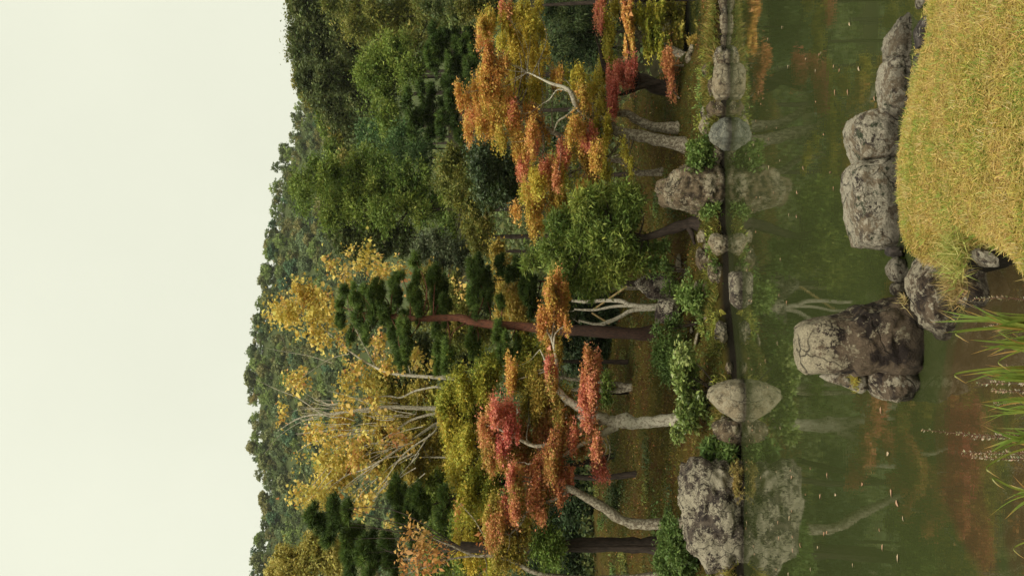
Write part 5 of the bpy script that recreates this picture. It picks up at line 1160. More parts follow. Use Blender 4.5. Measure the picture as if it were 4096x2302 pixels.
HILL_PALS = [[(0.03, 0.045, 0.014), (0.05, 0.07, 0.02), (0.08, 0.10, 0.03)], [(0.05, 0.08, 0.018), (0.085, 0.12, 0.026), (0.13, 0.16, 0.04)], [(0.035, 0.055, 0.024), (0.06, 0.085, 0.034), (0.09, 0.115, 0.045)],
             [(0.022, 0.048, 0.022), (0.034, 0.068, 0.03), (0.05, 0.09, 0.038)], [(0.06, 0.065, 0.02), (0.09, 0.085, 0.026), (0.13, 0.115, 0.034)], [(0.045, 0.06, 0.02), (0.08, 0.09, 0.028), (0.12, 0.125, 0.04)],
             [(0.09, 0.075, 0.02), (0.13, 0.10, 0.026), (0.18, 0.125, 0.03)], [(0.025, 0.04, 0.014), (0.045, 0.06, 0.02), (0.07, 0.085, 0.028)]]
protos = []
def hill_crown(seed, pal, n_leaf, R=1.0):
    f_ = Foliage(seed); r_ = f_.rng
    B = []
    for q in range(7):
        d = nrm(r_.normal(size=3)); B.append((np.array([d[0] * 0.5, d[1] * 0.5, 0.62 + d[2] * 0.42]), np.array([0.55, 0.55, 0.5]) * r_.uniform(0.7, 1.1)))
    c = np.array([b[0] for b in B]); r = np.array([b[1] for b in B])
    n_cl = n_leaf // 9; idx = r_.randint(0, 7, n_cl)
    d = nrm(r_.normal(size=(n_cl, 3)) + [0, 0, 0.3])
    cc = c[idx] + d * r[idx] * (0.75 + 0.3 * r_.rand(n_cl, 1))
    k = np.repeat(np.arange(n_cl), 9)
    pos = cc[k] + r_.normal(size=(len(k), 3)) * 0.09
    L = 0.21 * np.exp(r_.normal(0, .2, len(k)))
    nor = nrm(d[k] + [0, 0, .2] + r_.normal(size=pos.shape) * 0.28)
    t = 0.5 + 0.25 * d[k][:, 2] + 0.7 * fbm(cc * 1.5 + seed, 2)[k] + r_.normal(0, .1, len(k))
    f_.add(pos, nrm(r_.normal(size=pos.shape)), nor, L, L * 0.9, pal_colors(pal, t, 0.10, r_))
    # trunk
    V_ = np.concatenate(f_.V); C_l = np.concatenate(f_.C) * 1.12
    tv = np.array([[-.05, -.05, -.6], [.05, -.05, -.6], [.05, .05, -.6], [-.05, .05, -.6], [-.03, -.03, .7], [.03, -.03, .7], [.03, .03, .7], [-.03, .03, .7]])
    tf = np.array([[0, 1, 5], [0, 5, 4], [1, 2, 6], [1, 6, 5], [2, 3, 7], [2, 7, 6], [3, 0, 4], [3, 4, 7]])
    F_ = np.vstack([np.arange(len(V_)).reshape(-1, 3), tf + len(V_)])
    return np.vstack([V_, tv]), F_, np.vstack([C_l, np.tile([0.06, 0.05, 0.04], (8, 1))])
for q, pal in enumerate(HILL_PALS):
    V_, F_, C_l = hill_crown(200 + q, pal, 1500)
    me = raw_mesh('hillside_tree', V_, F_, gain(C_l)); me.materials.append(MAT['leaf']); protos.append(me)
# spots: nearest rows as single trees, the rest as one wood
rng = np.random.RandomState(4)
spots = []
Yr = 235.0
while Yr < 388:
    dx = 4.2
    Xr = -0.33 * Yr + rng.rand() * dx
    while Xr < 0.33 * Yr:
        X_, Y_ = Xr + rng.uniform(-1.6, 1.6), Yr + rng.uniform(-1.8, 1.8)
        a_ = X_ / Y_
        z_ = float(ground(np.array([X_]), np.array([Y_]))[0])
        el = (z_ - H_CAM) / Y_
        # rows that the wood in front hides are left out
        lim = np.interp(a_, [-0.33, -0.1, 0.0, 0.12, 0.16, 0.22, 0.34], [0.235, 0.245, 0.27, 0.28, 0.30, 0.355, 0.36])
        if el > lim: spots.append((X_, Y_, z_, 1.5 + 2.2 * rng.rand() ** 1.3))
        Xr += dx
    Yr += 3.9
spots.sort(key=lambda s: -s[3] / s[1])
print('hill spots', len(spots))
tint = [random.Random(3).random() for _ in range(10)]
r_t = np.random.RandomState(8)
hill_lab = ['dark olive round-crowned tree in the wood on the far hillside', 'fresh green round-crowned tree in the wood on the far hillside', 'grey-green round-crowned tree in the wood on the far hillside',
            'blue-green round-crowned tree in the wood on the far hillside', 'olive-brown round-crowned tree in the wood on the far hillside', 'dull green round-crowned tree in the wood on the far hillside',
            'yellow-brown autumn tree in the wood on the far hillside', 'dark olive round-crowned tree in the wood on the far hillside']
restV, restF, restC, off = [], [], [], 0
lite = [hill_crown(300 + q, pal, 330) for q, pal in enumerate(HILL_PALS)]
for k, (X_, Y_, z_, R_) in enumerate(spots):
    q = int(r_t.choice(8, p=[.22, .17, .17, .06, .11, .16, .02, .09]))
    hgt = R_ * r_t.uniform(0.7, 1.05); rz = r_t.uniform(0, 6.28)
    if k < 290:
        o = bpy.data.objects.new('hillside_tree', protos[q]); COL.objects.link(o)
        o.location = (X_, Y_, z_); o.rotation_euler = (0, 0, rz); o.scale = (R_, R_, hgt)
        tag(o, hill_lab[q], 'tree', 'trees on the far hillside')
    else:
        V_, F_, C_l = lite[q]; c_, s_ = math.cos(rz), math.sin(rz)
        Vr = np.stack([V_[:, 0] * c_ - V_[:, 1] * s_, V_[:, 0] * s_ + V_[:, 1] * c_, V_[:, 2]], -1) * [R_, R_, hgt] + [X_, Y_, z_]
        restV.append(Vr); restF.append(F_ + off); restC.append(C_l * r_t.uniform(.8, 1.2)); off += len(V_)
if restV:
    me = raw_mesh('hillside_wood', np.vstack(restV), np.vstack(restF), gain(np.vstack(restC))); me.materials.append(MAT['leaf'])
    tag(link('hillside_wood', me), 'dense mixed wood covering the far hillside up to its ridge', 'wood', kind='stuff')

# ------------------------------------------------------------------ air
m, t, out = new_mat('haze'); pv = N(t, 'ShaderNodeVolumePrincipled'); pv.inputs['Color'].default_value = (0.90, 0.93, 0.84, 1); pv.inputs['Density'].default_value = 0.00012; pv.inputs['Anisotropy'].default_value = 0.2
t.links.new(pv.outputs[0], out.inputs['Volume'])
hx, hy0, hy1, hz0, hz1 = 905, -405, 1805, -14, 190
hv = [(-hx, hy0, hz0), (hx, hy0, hz0), (hx, hy1, hz0), (-hx, hy1, hz0), (-hx, hy0, hz1), (hx, hy0, hz1), (hx, hy1, hz1), (-hx, hy1, hz1)]
hf = [(3, 2, 1, 0), (4, 5, 6, 7), (0, 1, 5, 4), (1, 2, 6, 5), (2, 3, 7, 6), (3, 0, 4, 7)]
tag(link('haze', raw_mesh('haze', hv, hf), m), 'thin pale moist air lying over pond and hill', 'haze', kind='stuff')
SC.cycles.volume_bounces = 1

# ------------------------------------------------------------------ bank shrubs
def shrub(label, view, L, D, pal, seed, leaf, aspect=0.5, name='shrub', cat='shrub', mat='leaf', zb=None, **kw):
    B = mk_blobs(view, L, D, dd=0.35, jitter=1, seed=seed); cx = np.mean([b[0][0] for b in B]); base = np.array([cx, D, max(gz(cx, D), 0.0)])
    k = dict(leaf=leaf, aspect=aspect, rc=0.14, dens=1.3, D=D, hor=0.4, droop=0.1, per=14); k.update(kw)
    e = empty(name, base); tag(e, label, cat)
    fo = Foliage(seed, False); fo.blobs(B, pal, **k); fo.object('foliage', MAT[mat], e, tuple(base))
    wd = Wood(seed); rr = np.random.RandomState(seed)
    for b in B:
        wd.tube([base + [rr.uniform(-.1, .1), rr.uniform(-.1, .1), -.1], (base + b[0]) / 2 + rr.normal(size=3) * .05, b[0]], [0.02, 0.014, 0.006], 6, 5)
    wd.object('stem', MAT['bark_dark'], e, tuple(base))
    return e
def sD(x, y, d=0.0): return shoreD(x, y, d)
shrub('dark clipped round shrub on the bank beneath the tall pine', 'B', [(260, 1100, 90, 100), (300, 1230, 80, 100), (240, 1200, 80, 90), (330, 1080, 60, 70), (280, 1330, 60, 50)], 26.5, P_SHRUB[:3], 100, 0.06, dens=1.7)
shrub('pale-leaved laurel bush trailing in front of the forked maple trunk', 'A',
      [(150, 60, 50, 60), (170, 150, 50, 60), (200, 240, 55, 60), (180, 330, 50, 55), (200, 420, 50, 50), (130, 480, 36, 40), (260, 300, 50, 55), (300, 290, 40, 45), (150, 0, 55, 50), (220, 60, 40, 50), (180, -60, 50, 50), (230, 170, 45, 50)],
      sD(2962, 1620, 1.3), [(0.038, 0.06, 0.012), (0.07, 0.098, 0.02), (0.11, 0.14, 0.032), (0.15, 0.18, 0.048)], 101, 0.10, 0.5, mat='gloss_leaf', dens=1.2)
shrub('leafy green bush beside the flat-topped rock in the pond', 'B', [(400, 650, 50, 60), (480, 700, 60, 70), (560, 680, 65, 80), (640, 640, 65, 80), (700, 640, 45, 70), (560, 760, 55, 60), (640, 740, 50, 60), (660, 560, 45, 50), (440, 640, 45, 45)],
      sD(2915, 1200, 0.8), P_SHRUB[1:], 102, 0.10, 0.45)
shrub('yellow-green ferns on the bank under the tall pine', 'B', [(700, 960, 50, 50), (720, 1020, 55, 60), (680, 1080, 55, 60), (700, 1160, 60, 55), (740, 1090, 45, 60), (660, 1150, 45, 40)], sD(2930, 1370, 0.5), P_FERN, 103, 0.11, 0.3, name='fern', cat='fern', droop=0.3)
shrub('small green bush between the lichen-rosette boulder and the blue-grey rock', 'C', [(560, 960, 50, 50), (600, 1010, 60, 55), (560, 1050, 50, 50), (630, 960, 45, 45), (660, 1030, 45, 50)], sD(2905, 630, 0.6), P_SHRUB[1:], 104, 0.09, 0.5)
shrub('dark rounded bush on the spit behind the squared pale rock', 'C', [(560, 420, 50, 60), (580, 490, 60, 60), (620, 440, 45, 55), (540, 470, 45, 50), (600, 380, 40, 40)], 31.5, P_SHRUB[:3], 105, 0.08, 0.45)
shrub('golden clipped mound at the edge of the inlet', 'C', [(540, 265, 32, 40), (560, 280, 28, 36)], 36.5, P_OCHRE[:3], 106, 0.08, 0.5)
shrub('dense green shrub at the foot of the dark straight trunk beside the largest boulder', 'A', [(60, 1130, 50, 60), (80, 1220, 70, 80), (130, 1290, 70, 80), (60, 1350, 80, 80), (170, 1400, 70, 70), (100, 1440, 70, 60), (110, 1140, 50, 50), (210, 1330, 45, 55)],
      sD(2965, 2200, 1.6), P_SHRUB[:3], 107, 0.08, 0.5, dens=1.6)
shrub('dark green tufted plant between the mossy low rock and the largest boulder', 'A', [(350, 600, 50, 50), (420, 610, 50, 45), (470, 610, 40, 45), (380, 560, 40, 40), (320, 580, 28, 30)], sD(2966, 1800, 0.35), P_SHRUB[:3], 108, 0.13, 0.22)
shrub('rusty dry tuft growing on the waterline ledge of the largest boulder', 'A', [(520, 710, 30, 40), (535, 760, 30, 40), (530, 830, 28, 45), (540, 880, 25, 36)], sD(2962, 1900) - 0.75, [(0.20, 0.11, 0.03), (0.15, 0.11, 0.03), (0.09, 0.08, 0.02)], 109, 0.08, 0.2, name='dry_tuft', cat='tuft', rc=0.08)
shrub('small dark weed tuft at the waterline beside the rosette boulder and leaning trunk', 'C', [(620, 1370, 30, 30), (680, 1350, 36, 36), (640, 1330, 25, 25)], sD(2897, 840, 0.0), P_SHRUB[1:], 110, 0.08, 0.4, name='weed', cat='weed')
shrub('green sprig on the bank by the slanting tan slab', 'B', [(680, 430, 36, 36), (700, 480, 40, 40), (720, 520, 36, 36)], sD(2913, 1080, 0.3), P_SHRUB[:3], 111, 0.08, 0.45, name='weed', cat='weed')
shrub('green weeds at the foot of the upright stained stone', 'B', [(230, 260, 60, 40), (180, 400, 50, 60), (250, 400, 40, 45), (140, 450, 45, 40), (290, 470, 36, 36), (280, 600, 40, 40), (350, 590, 30, 40)], 28.3, P_SHRUB[:3], 112, 0.09, 0.45, name='weed', cat='weed')
shrub('low green weeds beneath the squared piebald stone', 'B', [(200, 950, 45, 36), (360, 920, 45, 40), (340, 860, 36, 36), (300, 900, 36, 30)], 26.8, P_SHRUB[:3], 113, 0.08, 0.45, name='weed', cat='weed')
shrub('little fern sprays hanging over the dark undercut bank', 'B', [(770, 1300, 36, 30), (760, 1360, 36, 30)], sD(2935, 1500, 0.2), P_FERN[:3], 114, 0.09, 0.25, name='fern', cat='fern')
rb = np.random.RandomState(92)
for k in range(52):
    X_ = rb.uniform(-7.5, 6.5); Y_ = np.interp(X_, SHX, SHY) + rb.uniform(0, 1.6)
    while gz(X_, Y_) < 0.12: Y_ += 0.1
    b_ = np.array([X_, Y_, gz(X_, Y_)]); e = empty('bank_fern', b_); tag(e, 'small fern tuft sprouting from the far bank', 'fern', 'small fern tufts on the far bank')
    f_ = Foliage(600 + k, False); n_ = rb.randint(70, 160); r_ = f_.rng; sz_ = rb.uniform(.16, .34)
    ax_ = nrm(np.stack([r_.normal(0, .7, n_), r_.normal(-.3, .6, n_), r_.uniform(.2, 1, n_)], -1)); dist = r_.uniform(.1, 1, n_)[:, None] * sz_
    L_ = r_.uniform(.06, .13, n_); pl = [P_SHRUB[:3], P_FERN[:3], P_SHRUB[1:], P_FERN[:2] + P_SHRUB[1:2]][k % 4]
    f_.add(b_ + ax_ * dist + [0, 0, .02], nrm(ax_ + r_.normal(size=ax_.shape) * .6), nrm(r_.normal(size=ax_.shape) * .5 + [0, -.3, 1]), L_, L_ * .35, pal_colors(pl, r_.rand(n_), .2, r_))
    f_.object('leaves', MAT['leaf'], e, tuple(b_))
rb = np.random.RandomState(93)
for k in range(36):
    Y_ = rb.uniform(26, 37); X_ = rb.uniform(-0.29, 0.12) * Y_
    b_ = np.array([X_, Y_, gz(X_, Y_)]); e = empty('slope_weed', b_); tag(e, 'low leafy weed patch growing on the mossy slope', 'weed', 'weed patches on the mossy slope')
    f_ = Foliage(700 + k, False); n_ = rb.randint(90, 200); r_ = f_.rng; sz_ = rb.uniform(.2, .55)
    po = r_.normal(size=(n_, 3)) * [sz_, sz_, 0] * .6; po[:, 2] = r_.uniform(0, .22, n_)
    L_ = r_.uniform(.06, .12, n_); f_.add(b_ + po, nrm(r_.normal(size=(n_, 3)) + [0, 0, .5]), nrm(r_.normal(size=(n_, 3)) * .6 + [0, -.3, 1]), L_, L_ * .5, pal_colors([P_DARK[1:], P_SHRUB[:3], P_OLIVE[:3]][k % 3], r_.rand(n_), .2, r_))
    f_.object('leaves', MAT['leaf'], e, tuple(b_))
# a tall single fern frond
def frond(label, view, pts, D, seed):
    path, _ = smooth_path(pix_path(view, pts, D), [1] * len(pts), 24)
    e = empty('fern_frond', path[0]); tag(e, label, 'fern')
    wd = Wood(seed); wd.tube(path, np.linspace(0.008, 0.003, len(path)), 24, 5); wd.object('stem', MAT['bamboo'], e, tuple(path[0]))
    fo = Foliage(seed, False); tl = np.linspace(0.15, 1, 40)
    pos = np.stack([np.interp(tl, np.linspace(0, 1, len(path)), path[:, q]) for q in range(3)], -1)
    for s_ in (-1, 1):
        ln = 0.16 * np.sin(PI * (0.15 + 0.85 * tl)) + 0.02
        ax = np.tile([s_ * 1.0, -0.2, 0.3], (40, 1))
        fo.add(pos + ax * ln[:, None] * 0.5, ax, np.tile([0, -0.8, 0.6], (40, 1)), ln, np.full(40, 0.03), pal_colors(P_FERN[1:], fo.rng.rand(40), 0.1, fo.rng))
    fo.object('leaflets', MAT['leaf'], e, tuple(path[0]))
frond('single yellow-green fern frond arching over the dark undercut bank', 'B', [(790, 880), (740, 840), (700, 790)], sD(2925, 1270, 0.1), 120)

# bamboo props and stems behind the willow-leaved tree
Dp = 31.0
for lab, a_, b_ in [('long bamboo prop leaning under the willow-leaved tree', (1100, 715), (845, 890)), ('short bamboo prop crossing the pale stems', (975, 985), (845, 905)), ('horizontal bamboo prop behind the red branch of the forked maple', (745, 1370), (850, 1310))]:
    q0, q1 = at(*px(5, *a_), Dp), at(*px(5, *b_), Dp)
    if lab.startswith('long'): q0[2] = q0[2]
    wd = Wood(1); wd.tube([q0, q1], [0.035, 0.03], 16, 8, 0.03)
    o = wd.object('bamboo_prop', MAT['bamboo'], None, tuple(q0)); tag(o, lab, 'pole')
bs = at(*px(5, 1160, 870), Dp); bs[2] = gz(bs[0], Dp)
tree('small_tree', 'small tree with three bare pale curving stems beside the pine trunk', bs,
     [([bs - [0, 0, .2], *pix_path(5, [(1130, 850), (1060, 820), (950, 815), (820, 825), (700, 820)], Dp)], [0.09, 0.07, 0.065, 0.06, 0.055, 0.04]),
      ([bs - [0, 0, .2], *pix_path(5, [(1130, 857), (1000, 860), (860, 885), (720, 880)], Dp)], [0.06, 0.05, 0.045, 0.04, 0.03]),
      ([bs - [0, 0, .2], *pix_path(5, [(1150, 885), (1060, 930), (980, 965), (890, 990), (750, 960)], Dp)], [0.08, 0.07, 0.065, 0.06, 0.055, 0.03])],
     [('blobs', mk_blobs(5, [(680, 830, 60, 70), (640, 900, 60, 70), (700, 940, 50, 60)], Dp + .5, seed=121), P_DARK[1:], dict(MP, dens=1.8, D=Dp))], bark='bark_white', seed=122)
b_s = at(*px(6, 1050, 90), 32.0); b_s[2] = gz(b_s[0], 32.0)
tree('maple_tree', 'lichen-pale leaning stem behind the red branch of the forked maple', b_s,
     [([b_s - [0, 0, .2], *pix_path(6, [(1000, 60), (850, 40), (700, 25), (500, 0)], 32.0)], [0.09, 0.08, 0.07, 0.06, 0.04]), ([b_s - [0, 0, .2], *pix_path(6, [(980, 110), (780, 100), (680, 110)], 32.0)], [0.10, 0.09, 0.07, 0.04])],
     [('blobs', mk_blobs(6, [(500, 20, 60, 60), (600, 60, 50, 60), (420, -40, 60, 60)], 32.3, seed=123), P_GOLDGREEN[1:], dict(MP, dens=1.6, D=32.0))], seed=124)

# moss tufts, sedges and fallen leaves of the far slope
rng = np.random.RandomState(55)
fo = Foliage(55); n = 60000
Xc = rng.uniform(-10, 10, n); Yc = np.interp(Xc, SHX, SHY) + 0.15 + 15 * rng.rand(n) ** 1.3
zc = ground(Xc, Yc); ok = (zc > 0.08) & (abs(Xc) < 0.34 * Yc); Xc, Yc, zc = Xc[ok], Yc[ok], zc[ok]; n = len(Xc)
L = rng.uniform(0.04, 0.10, n)
P0 = np.stack([Xc, Yc, zc + L * 0.3], -1)
ax = nrm(rng.normal(size=P0.shape) * 0.7 + [0, 0, 0.8])
tt = 0.47 + 2.0 * fbm(P0 * 0.9, 3) + rng.normal(0, .12, n)
fo.add(P0, ax, nrm(rng.normal(size=P0.shape)), L, L * 0.35, pal_colors([(0.016, 0.026, 0.005), (0.036, 0.042, 0.007), (0.075, 0.062, 0.010), (0.085, 0.036, 0.011)], tt, 0.2, rng))
tag(fo.object('moss', MAT['grass']), 'mossy grass and litter covering the far bank slope', 'moss', kind='stuff')
fo = Foliage(56); n = 1500
Xc = rng.uniform(-9, 9, n); Yc = np.interp(Xc, SHX, SHY) + 0.8 + 15 * rng.rand(n)
zc = ground(Xc, Yc); ok = (zc > 0.1) & (abs(Xc) < 0.34 * Yc); Xc, Yc, zc = Xc[ok], Yc[ok], zc[ok]; n = len(Xc)
P0 = np.stack([Xc, Yc, zc + 0.05], -1); L = rng.uniform(0.04, 0.07, n)
fo.add(P0, nrm(rng.normal(size=P0.shape) * [1, 1, .3]), nrm(rng.normal(size=P0.shape) * .4 + [0, 0, 1]), L, L * .7, pal_colors([(0.26, 0.05, 0.025), (0.26, 0.09, 0.03), (0.26, 0.15, 0.05)], rng.rand(n), .2, rng))
fs = Foliage(57); n = 18000
Xc = rng.uniform(-9.5, 9.5, n); Yc = np.interp(Xc, SHX, SHY) + rng.uniform(0.0, 0.9, n); zc = ground(Xc, Yc); tz = fbm(np.stack([Xc * 1.2, Yc, 0 * Xc], -1), 3)
ok = (zc > 0.1) & (tz > -0.08); Xc, Yc, zc, tz = Xc[ok], Yc[ok], zc[ok], tz[ok]; n = len(Xc)
L = rng.uniform(0.10, 0.26, n) * (0.7 + 1.5 * (tz + 0.1)); ax = nrm(np.stack([rng.normal(0, .6, n), rng.normal(-.5, .4, n), rng.uniform(.1, 1, n)], -1))
fs.add(np.stack([Xc, Yc, zc], -1) + ax * L[:, None] * .45, ax, nrm(rng.normal(size=ax.shape) + [0, -.6, .6]), L, L * .13, pal_colors([(0.04, 0.055, 0.012), (0.075, 0.085, 0.016), (0.13, 0.11, 0.022), (0.19, 0.12, 0.035)], 0.45 + tz * 1.4 + rng.normal(0, .2, n), .2, rng))
tag(fs.object('sedge', MAT['grass']), 'sedge and grass fringe hanging over the edge of the far bank', 'sedge', kind='stuff')
tag(fo.object('fallen_leaves', MAT['leaf']), 'red and tan fallen leaves scattered over the far bank slope', 'leaves', kind='stuff')

# ------------------------------------------------------------------ leaves afloat
lv = np.array([[-1, 0, 0], [-.4, -.45, .12], [.5, -.4, .08], [1, 0, .02], [.5, .42, .14], [-.4, .4, .06]]) * 0.5
lf = [[0, 1, 5], [1, 2, 5], [2, 4, 5], [2, 3, 4]]
fl = []
for cpal in [(0.50, 0.28, 0.17), (0.44, 0.22, 0.12), (0.50, 0.36, 0.22)]:
    m, t, out = new_mat('floating_leaf'); pb = N(t, 'ShaderNodeBsdfPrincipled'); pb.inputs['Roughness'].default_value = 0.6
    tc = N(t, 'ShaderNodeTexCoord'); nn_ = noise(t, tc.outputs['Object'], 3, 3); t.links.new(mixc(t, nn_, cpal, tuple(x * .6 for x in cpal)), pb.inputs['Base Color'])
    t.links.new(pb.outputs[0], out.inputs['Surface'])
    me = raw_mesh('floating_leaf', lv, lf); me.materials.append(m); fl.append(me)
rng = np.random.RandomState(12); cnt = 0; GPn = GP
while cnt < 120:
    xx = 2985 + 640 * rng.rand() ** 1.7; yy = rng.uniform(0, 2302)
    q = on_z(xx, yy)
    if q[1] > np.interp(q[0], SHX, SHY) - 0.6 or poly_sd(GP, np.array([q[0]]), np.array([q[1]]))[0] > -0.7: continue
    if 3150 < xx and 900 < yy < 1620: continue
    o = bpy.data.objects.new('floating_leaf', fl[cnt % 3]); COL.objects.link(o)
    s_ = rng.uniform(0.03, 0.06) * (1.15 if q[1] > 14 else 1.0); o.scale = (s_ * 1.5, s_ * 1.5, s_ * 2)
    o.location = (q[0], q[1], 0.006); o.rotation_euler = (0, 0, rng.uniform(0, 6.28))
    tag(o, 'curled tan fallen leaf floating on the pond', 'leaf', 'fallen leaves afloat on the pond'); cnt += 1

# ------------------------------------------------------------------ near grass
rng = np.random.RandomState(77)
fo = Foliage(77); n = 330000
u = rng.rand(n); Yc = 4.0 + 3.6 * u; Xc = rng.uniform(-1.0, 2.8, n)
ok = Xc < 0.33 * Yc + 0.3; Xc, Yc = Xc[ok], Yc[ok]
sd = poly_sd(GP, Xc, Yc); ok = sd > -0.02; Xc, Yc, sd = Xc[ok], Yc[ok], sd[ok]; n = len(Xc)
P0 = np.stack([Xc, Yc, ground(Xc, Yc)], -1)
tn = fbm(P0 * [2.2, 3.2, 0], 4) * 2.6 + fbm(P0 * [10, 10, 0], 2) * 1.1
tuft = 0.75 + 0.9 * (fbm(P0 * [7, 7, 0], 3) + 0.3)
L = rng.uniform(0.02, 0.052, n) * tuft * np.where(sd < 0.08, 0.9, 1)
lx = fbm(P0 * [11, 11, 0] + 3, 2) * 2.2; ly = fbm(P0 * [11, 11, 0] + 9, 2) * 2.2
lean = nrm(np.stack([rng.normal(0, .6, n) + lx, rng.normal(0, .6, n) - 0.08 + ly, np.full(n, .75)], -1))
pos = P0 + lean * L[:, None] * 0.4
STRAW = [(0.33, 0.20, 0.06), (0.25, 0.16, 0.035), (0.21, 0.16, 0.027), (0.16, 0.16, 0.022), (0.10, 0.135, 0.017)]
tcol = 0.50 + 0.13 * (5.9 - Yc) + tn * 1.2 + rng.normal(0, .22, n)
fo.add(pos, lean, nrm(np.stack([rng.normal(0, .4, n), -np.abs(rng.normal(.6, .3, n)), rng.normal(.2, .3, n)], -1)), L, rng.uniform(0.0035, 0.006, n), pal_colors(STRAW, tcol, 0.38, rng), 0.1)
# thatch lying flat
n2 = 80000
k = rng.randint(0, n, n2); Q = P0[k] + rng.normal(size=(n2, 3)) * [.02, .02, .0] + np.stack([0 * k, 0 * k, rng.uniform(.005, .03, n2)], -1)
fo.add(Q, nrm(rng.normal(size=Q.shape) * [1, 1, .25]), nrm(rng.normal(size=Q.shape) * .3 + [0, 0, 1]), rng.uniform(.03, .08, n2), rng.uniform(.003, .006, n2), pal_colors(STRAW[:3], 0.5 + rng.normal(0, .3, n2), .2, rng), 0.1)
kt = rng.choice(n, 420, replace=False); k = np.repeat(kt, 26); m_ = len(k)
Q = P0[k] + rng.normal(size=(m_, 3)) * [.022, .022, 0]; ld = nrm(np.stack([rng.normal(0, .6, m_), rng.normal(-.1, .6, m_), np.full(m_, .8)], -1)); Lq = rng.uniform(.035, .08, m_)
tq = np.repeat(rng.rand(len(kt)), 26) + rng.normal(0, .12, m_)
fo.add(Q + ld * Lq[:, None] * .42, ld, nrm(np.stack([rng.normal(0, .4, m_), -np.abs(rng.normal(.6, .3, m_)), rng.normal(.2, .3, m_)], -1)), Lq, np.full(m_, .006), pal_colors([(0.38, 0.26, 0.10), (0.26, 0.20, 0.05), (0.15, 0.19, 0.03), (0.10, 0.16, 0.022)], tq, .2, rng), 0.1)
tag(fo.object('grass', MAT['grass']), 'tufted straw and green grass on the near bank', 'grass', kind='stuff')

def tuft(label, c_, n_, Lr, spread, pal, seed, wid=0.005, name='grass_tuft'):
    f_ = Foliage(seed); r_ = f_.rng; c_ = np.asarray(c_, float)
    P_ = c_ + r_.normal(size=(n_, 3)) * [spread, spread * .7, spread * .3]
    ax_ = nrm(r_.normal(size=(n_, 3)) * .6 + [0, -.15, .6]); L_ = r_.uniform(*Lr, n_)
    f_.add(P_ + ax_ * L_[:, None] * .45, ax_, nrm(r_.normal(size=(n_, 3)) + [0, -1, 0]), L_, np.full(n_, wid), pal_colors(pal, r_.rand(n_), .2, r_), .1)
    o = f_.object(name, MAT['grass'], None, tuple(c_)); tag(o, label, 'grass tuft'); return o
tuft('brown dry grass tuft growing over the hollowed rock', on_z(3830, 1110, 0.30), 900, (0.05, 0.14), 0.075, [(0.30, 0.19, 0.07), (0.18, 0.12, 0.04), (0.10, 0.08, 0.02)], 130)
tuft('longer green grass tuft where the bank meets the sloping boulder', on_z(3830, 1010, 0.42), 600, (0.06, 0.15), 0.07, [(0.12, 0.15, 0.03), (0.20, 0.21, 0.04), (0.34, 0.26, 0.07)], 131)
tuft('golden moss tuft lodged in the split of the tall boulder', at(*px('D', 560, 1160), main_D + 0.16), 500, (0.02, 0.05), 0.045, [(0.30, 0.20, 0.03), (0.22, 0.17, 0.03), (0.12, 0.12, 0.02)], 132, 0.006, 'moss_tuft')
tuft('straw tuft caught between the tall boulder and the sloping boulder', at(*px('D', 970, 540), main_D - 0.1), 160, (0.04, 0.10), 0.03, [(0.36, 0.25, 0.09), (0.20, 0.14, 0.05)], 133)

# ------------------------------------------------------------------ irises
m, t, out = new_mat('iris_leaf')
tc = N(t, 'ShaderNodeTexCoord'); a = N(t, 'ShaderNodeAttribute'); a.attribute_name = 'Col'
pb = N(t, 'ShaderNodeBsdfPrincipled'); pb.inputs['Roughness'].default_value = 0.45; tr = N(t, 'ShaderNodeBsdfTranslucent'); mx = N(t, 'ShaderNodeMixShader'); mx.inputs[0].default_value = 0.3
nz_ = noise(t, tc.outputs['Object'], 60, 3); cc_ = N(t, 'ShaderNodeMix', data_type='RGBA', blend_type='MULTIPLY'); cc_.inputs[0].default_value = 0.5
t.links.new(a.outputs['Color'], cc_.inputs[6]); t.links.new(ramp(t, nz_, [(0.3, 0.7), (0.7, 1.2)]), cc_.inputs[7])
t.links.new(cc_.outputs[2], pb.inputs['Base Color']); t.links.new(cc_.outputs[2], tr.inputs['Color'])
t.links.new(pb.outputs[0], mx.inputs[1]); t.links.new(tr.outputs[0], mx.inputs[2]); t.links.new(mx.outputs[0], out.inputs['Surface'])
MAT['iris'] = m
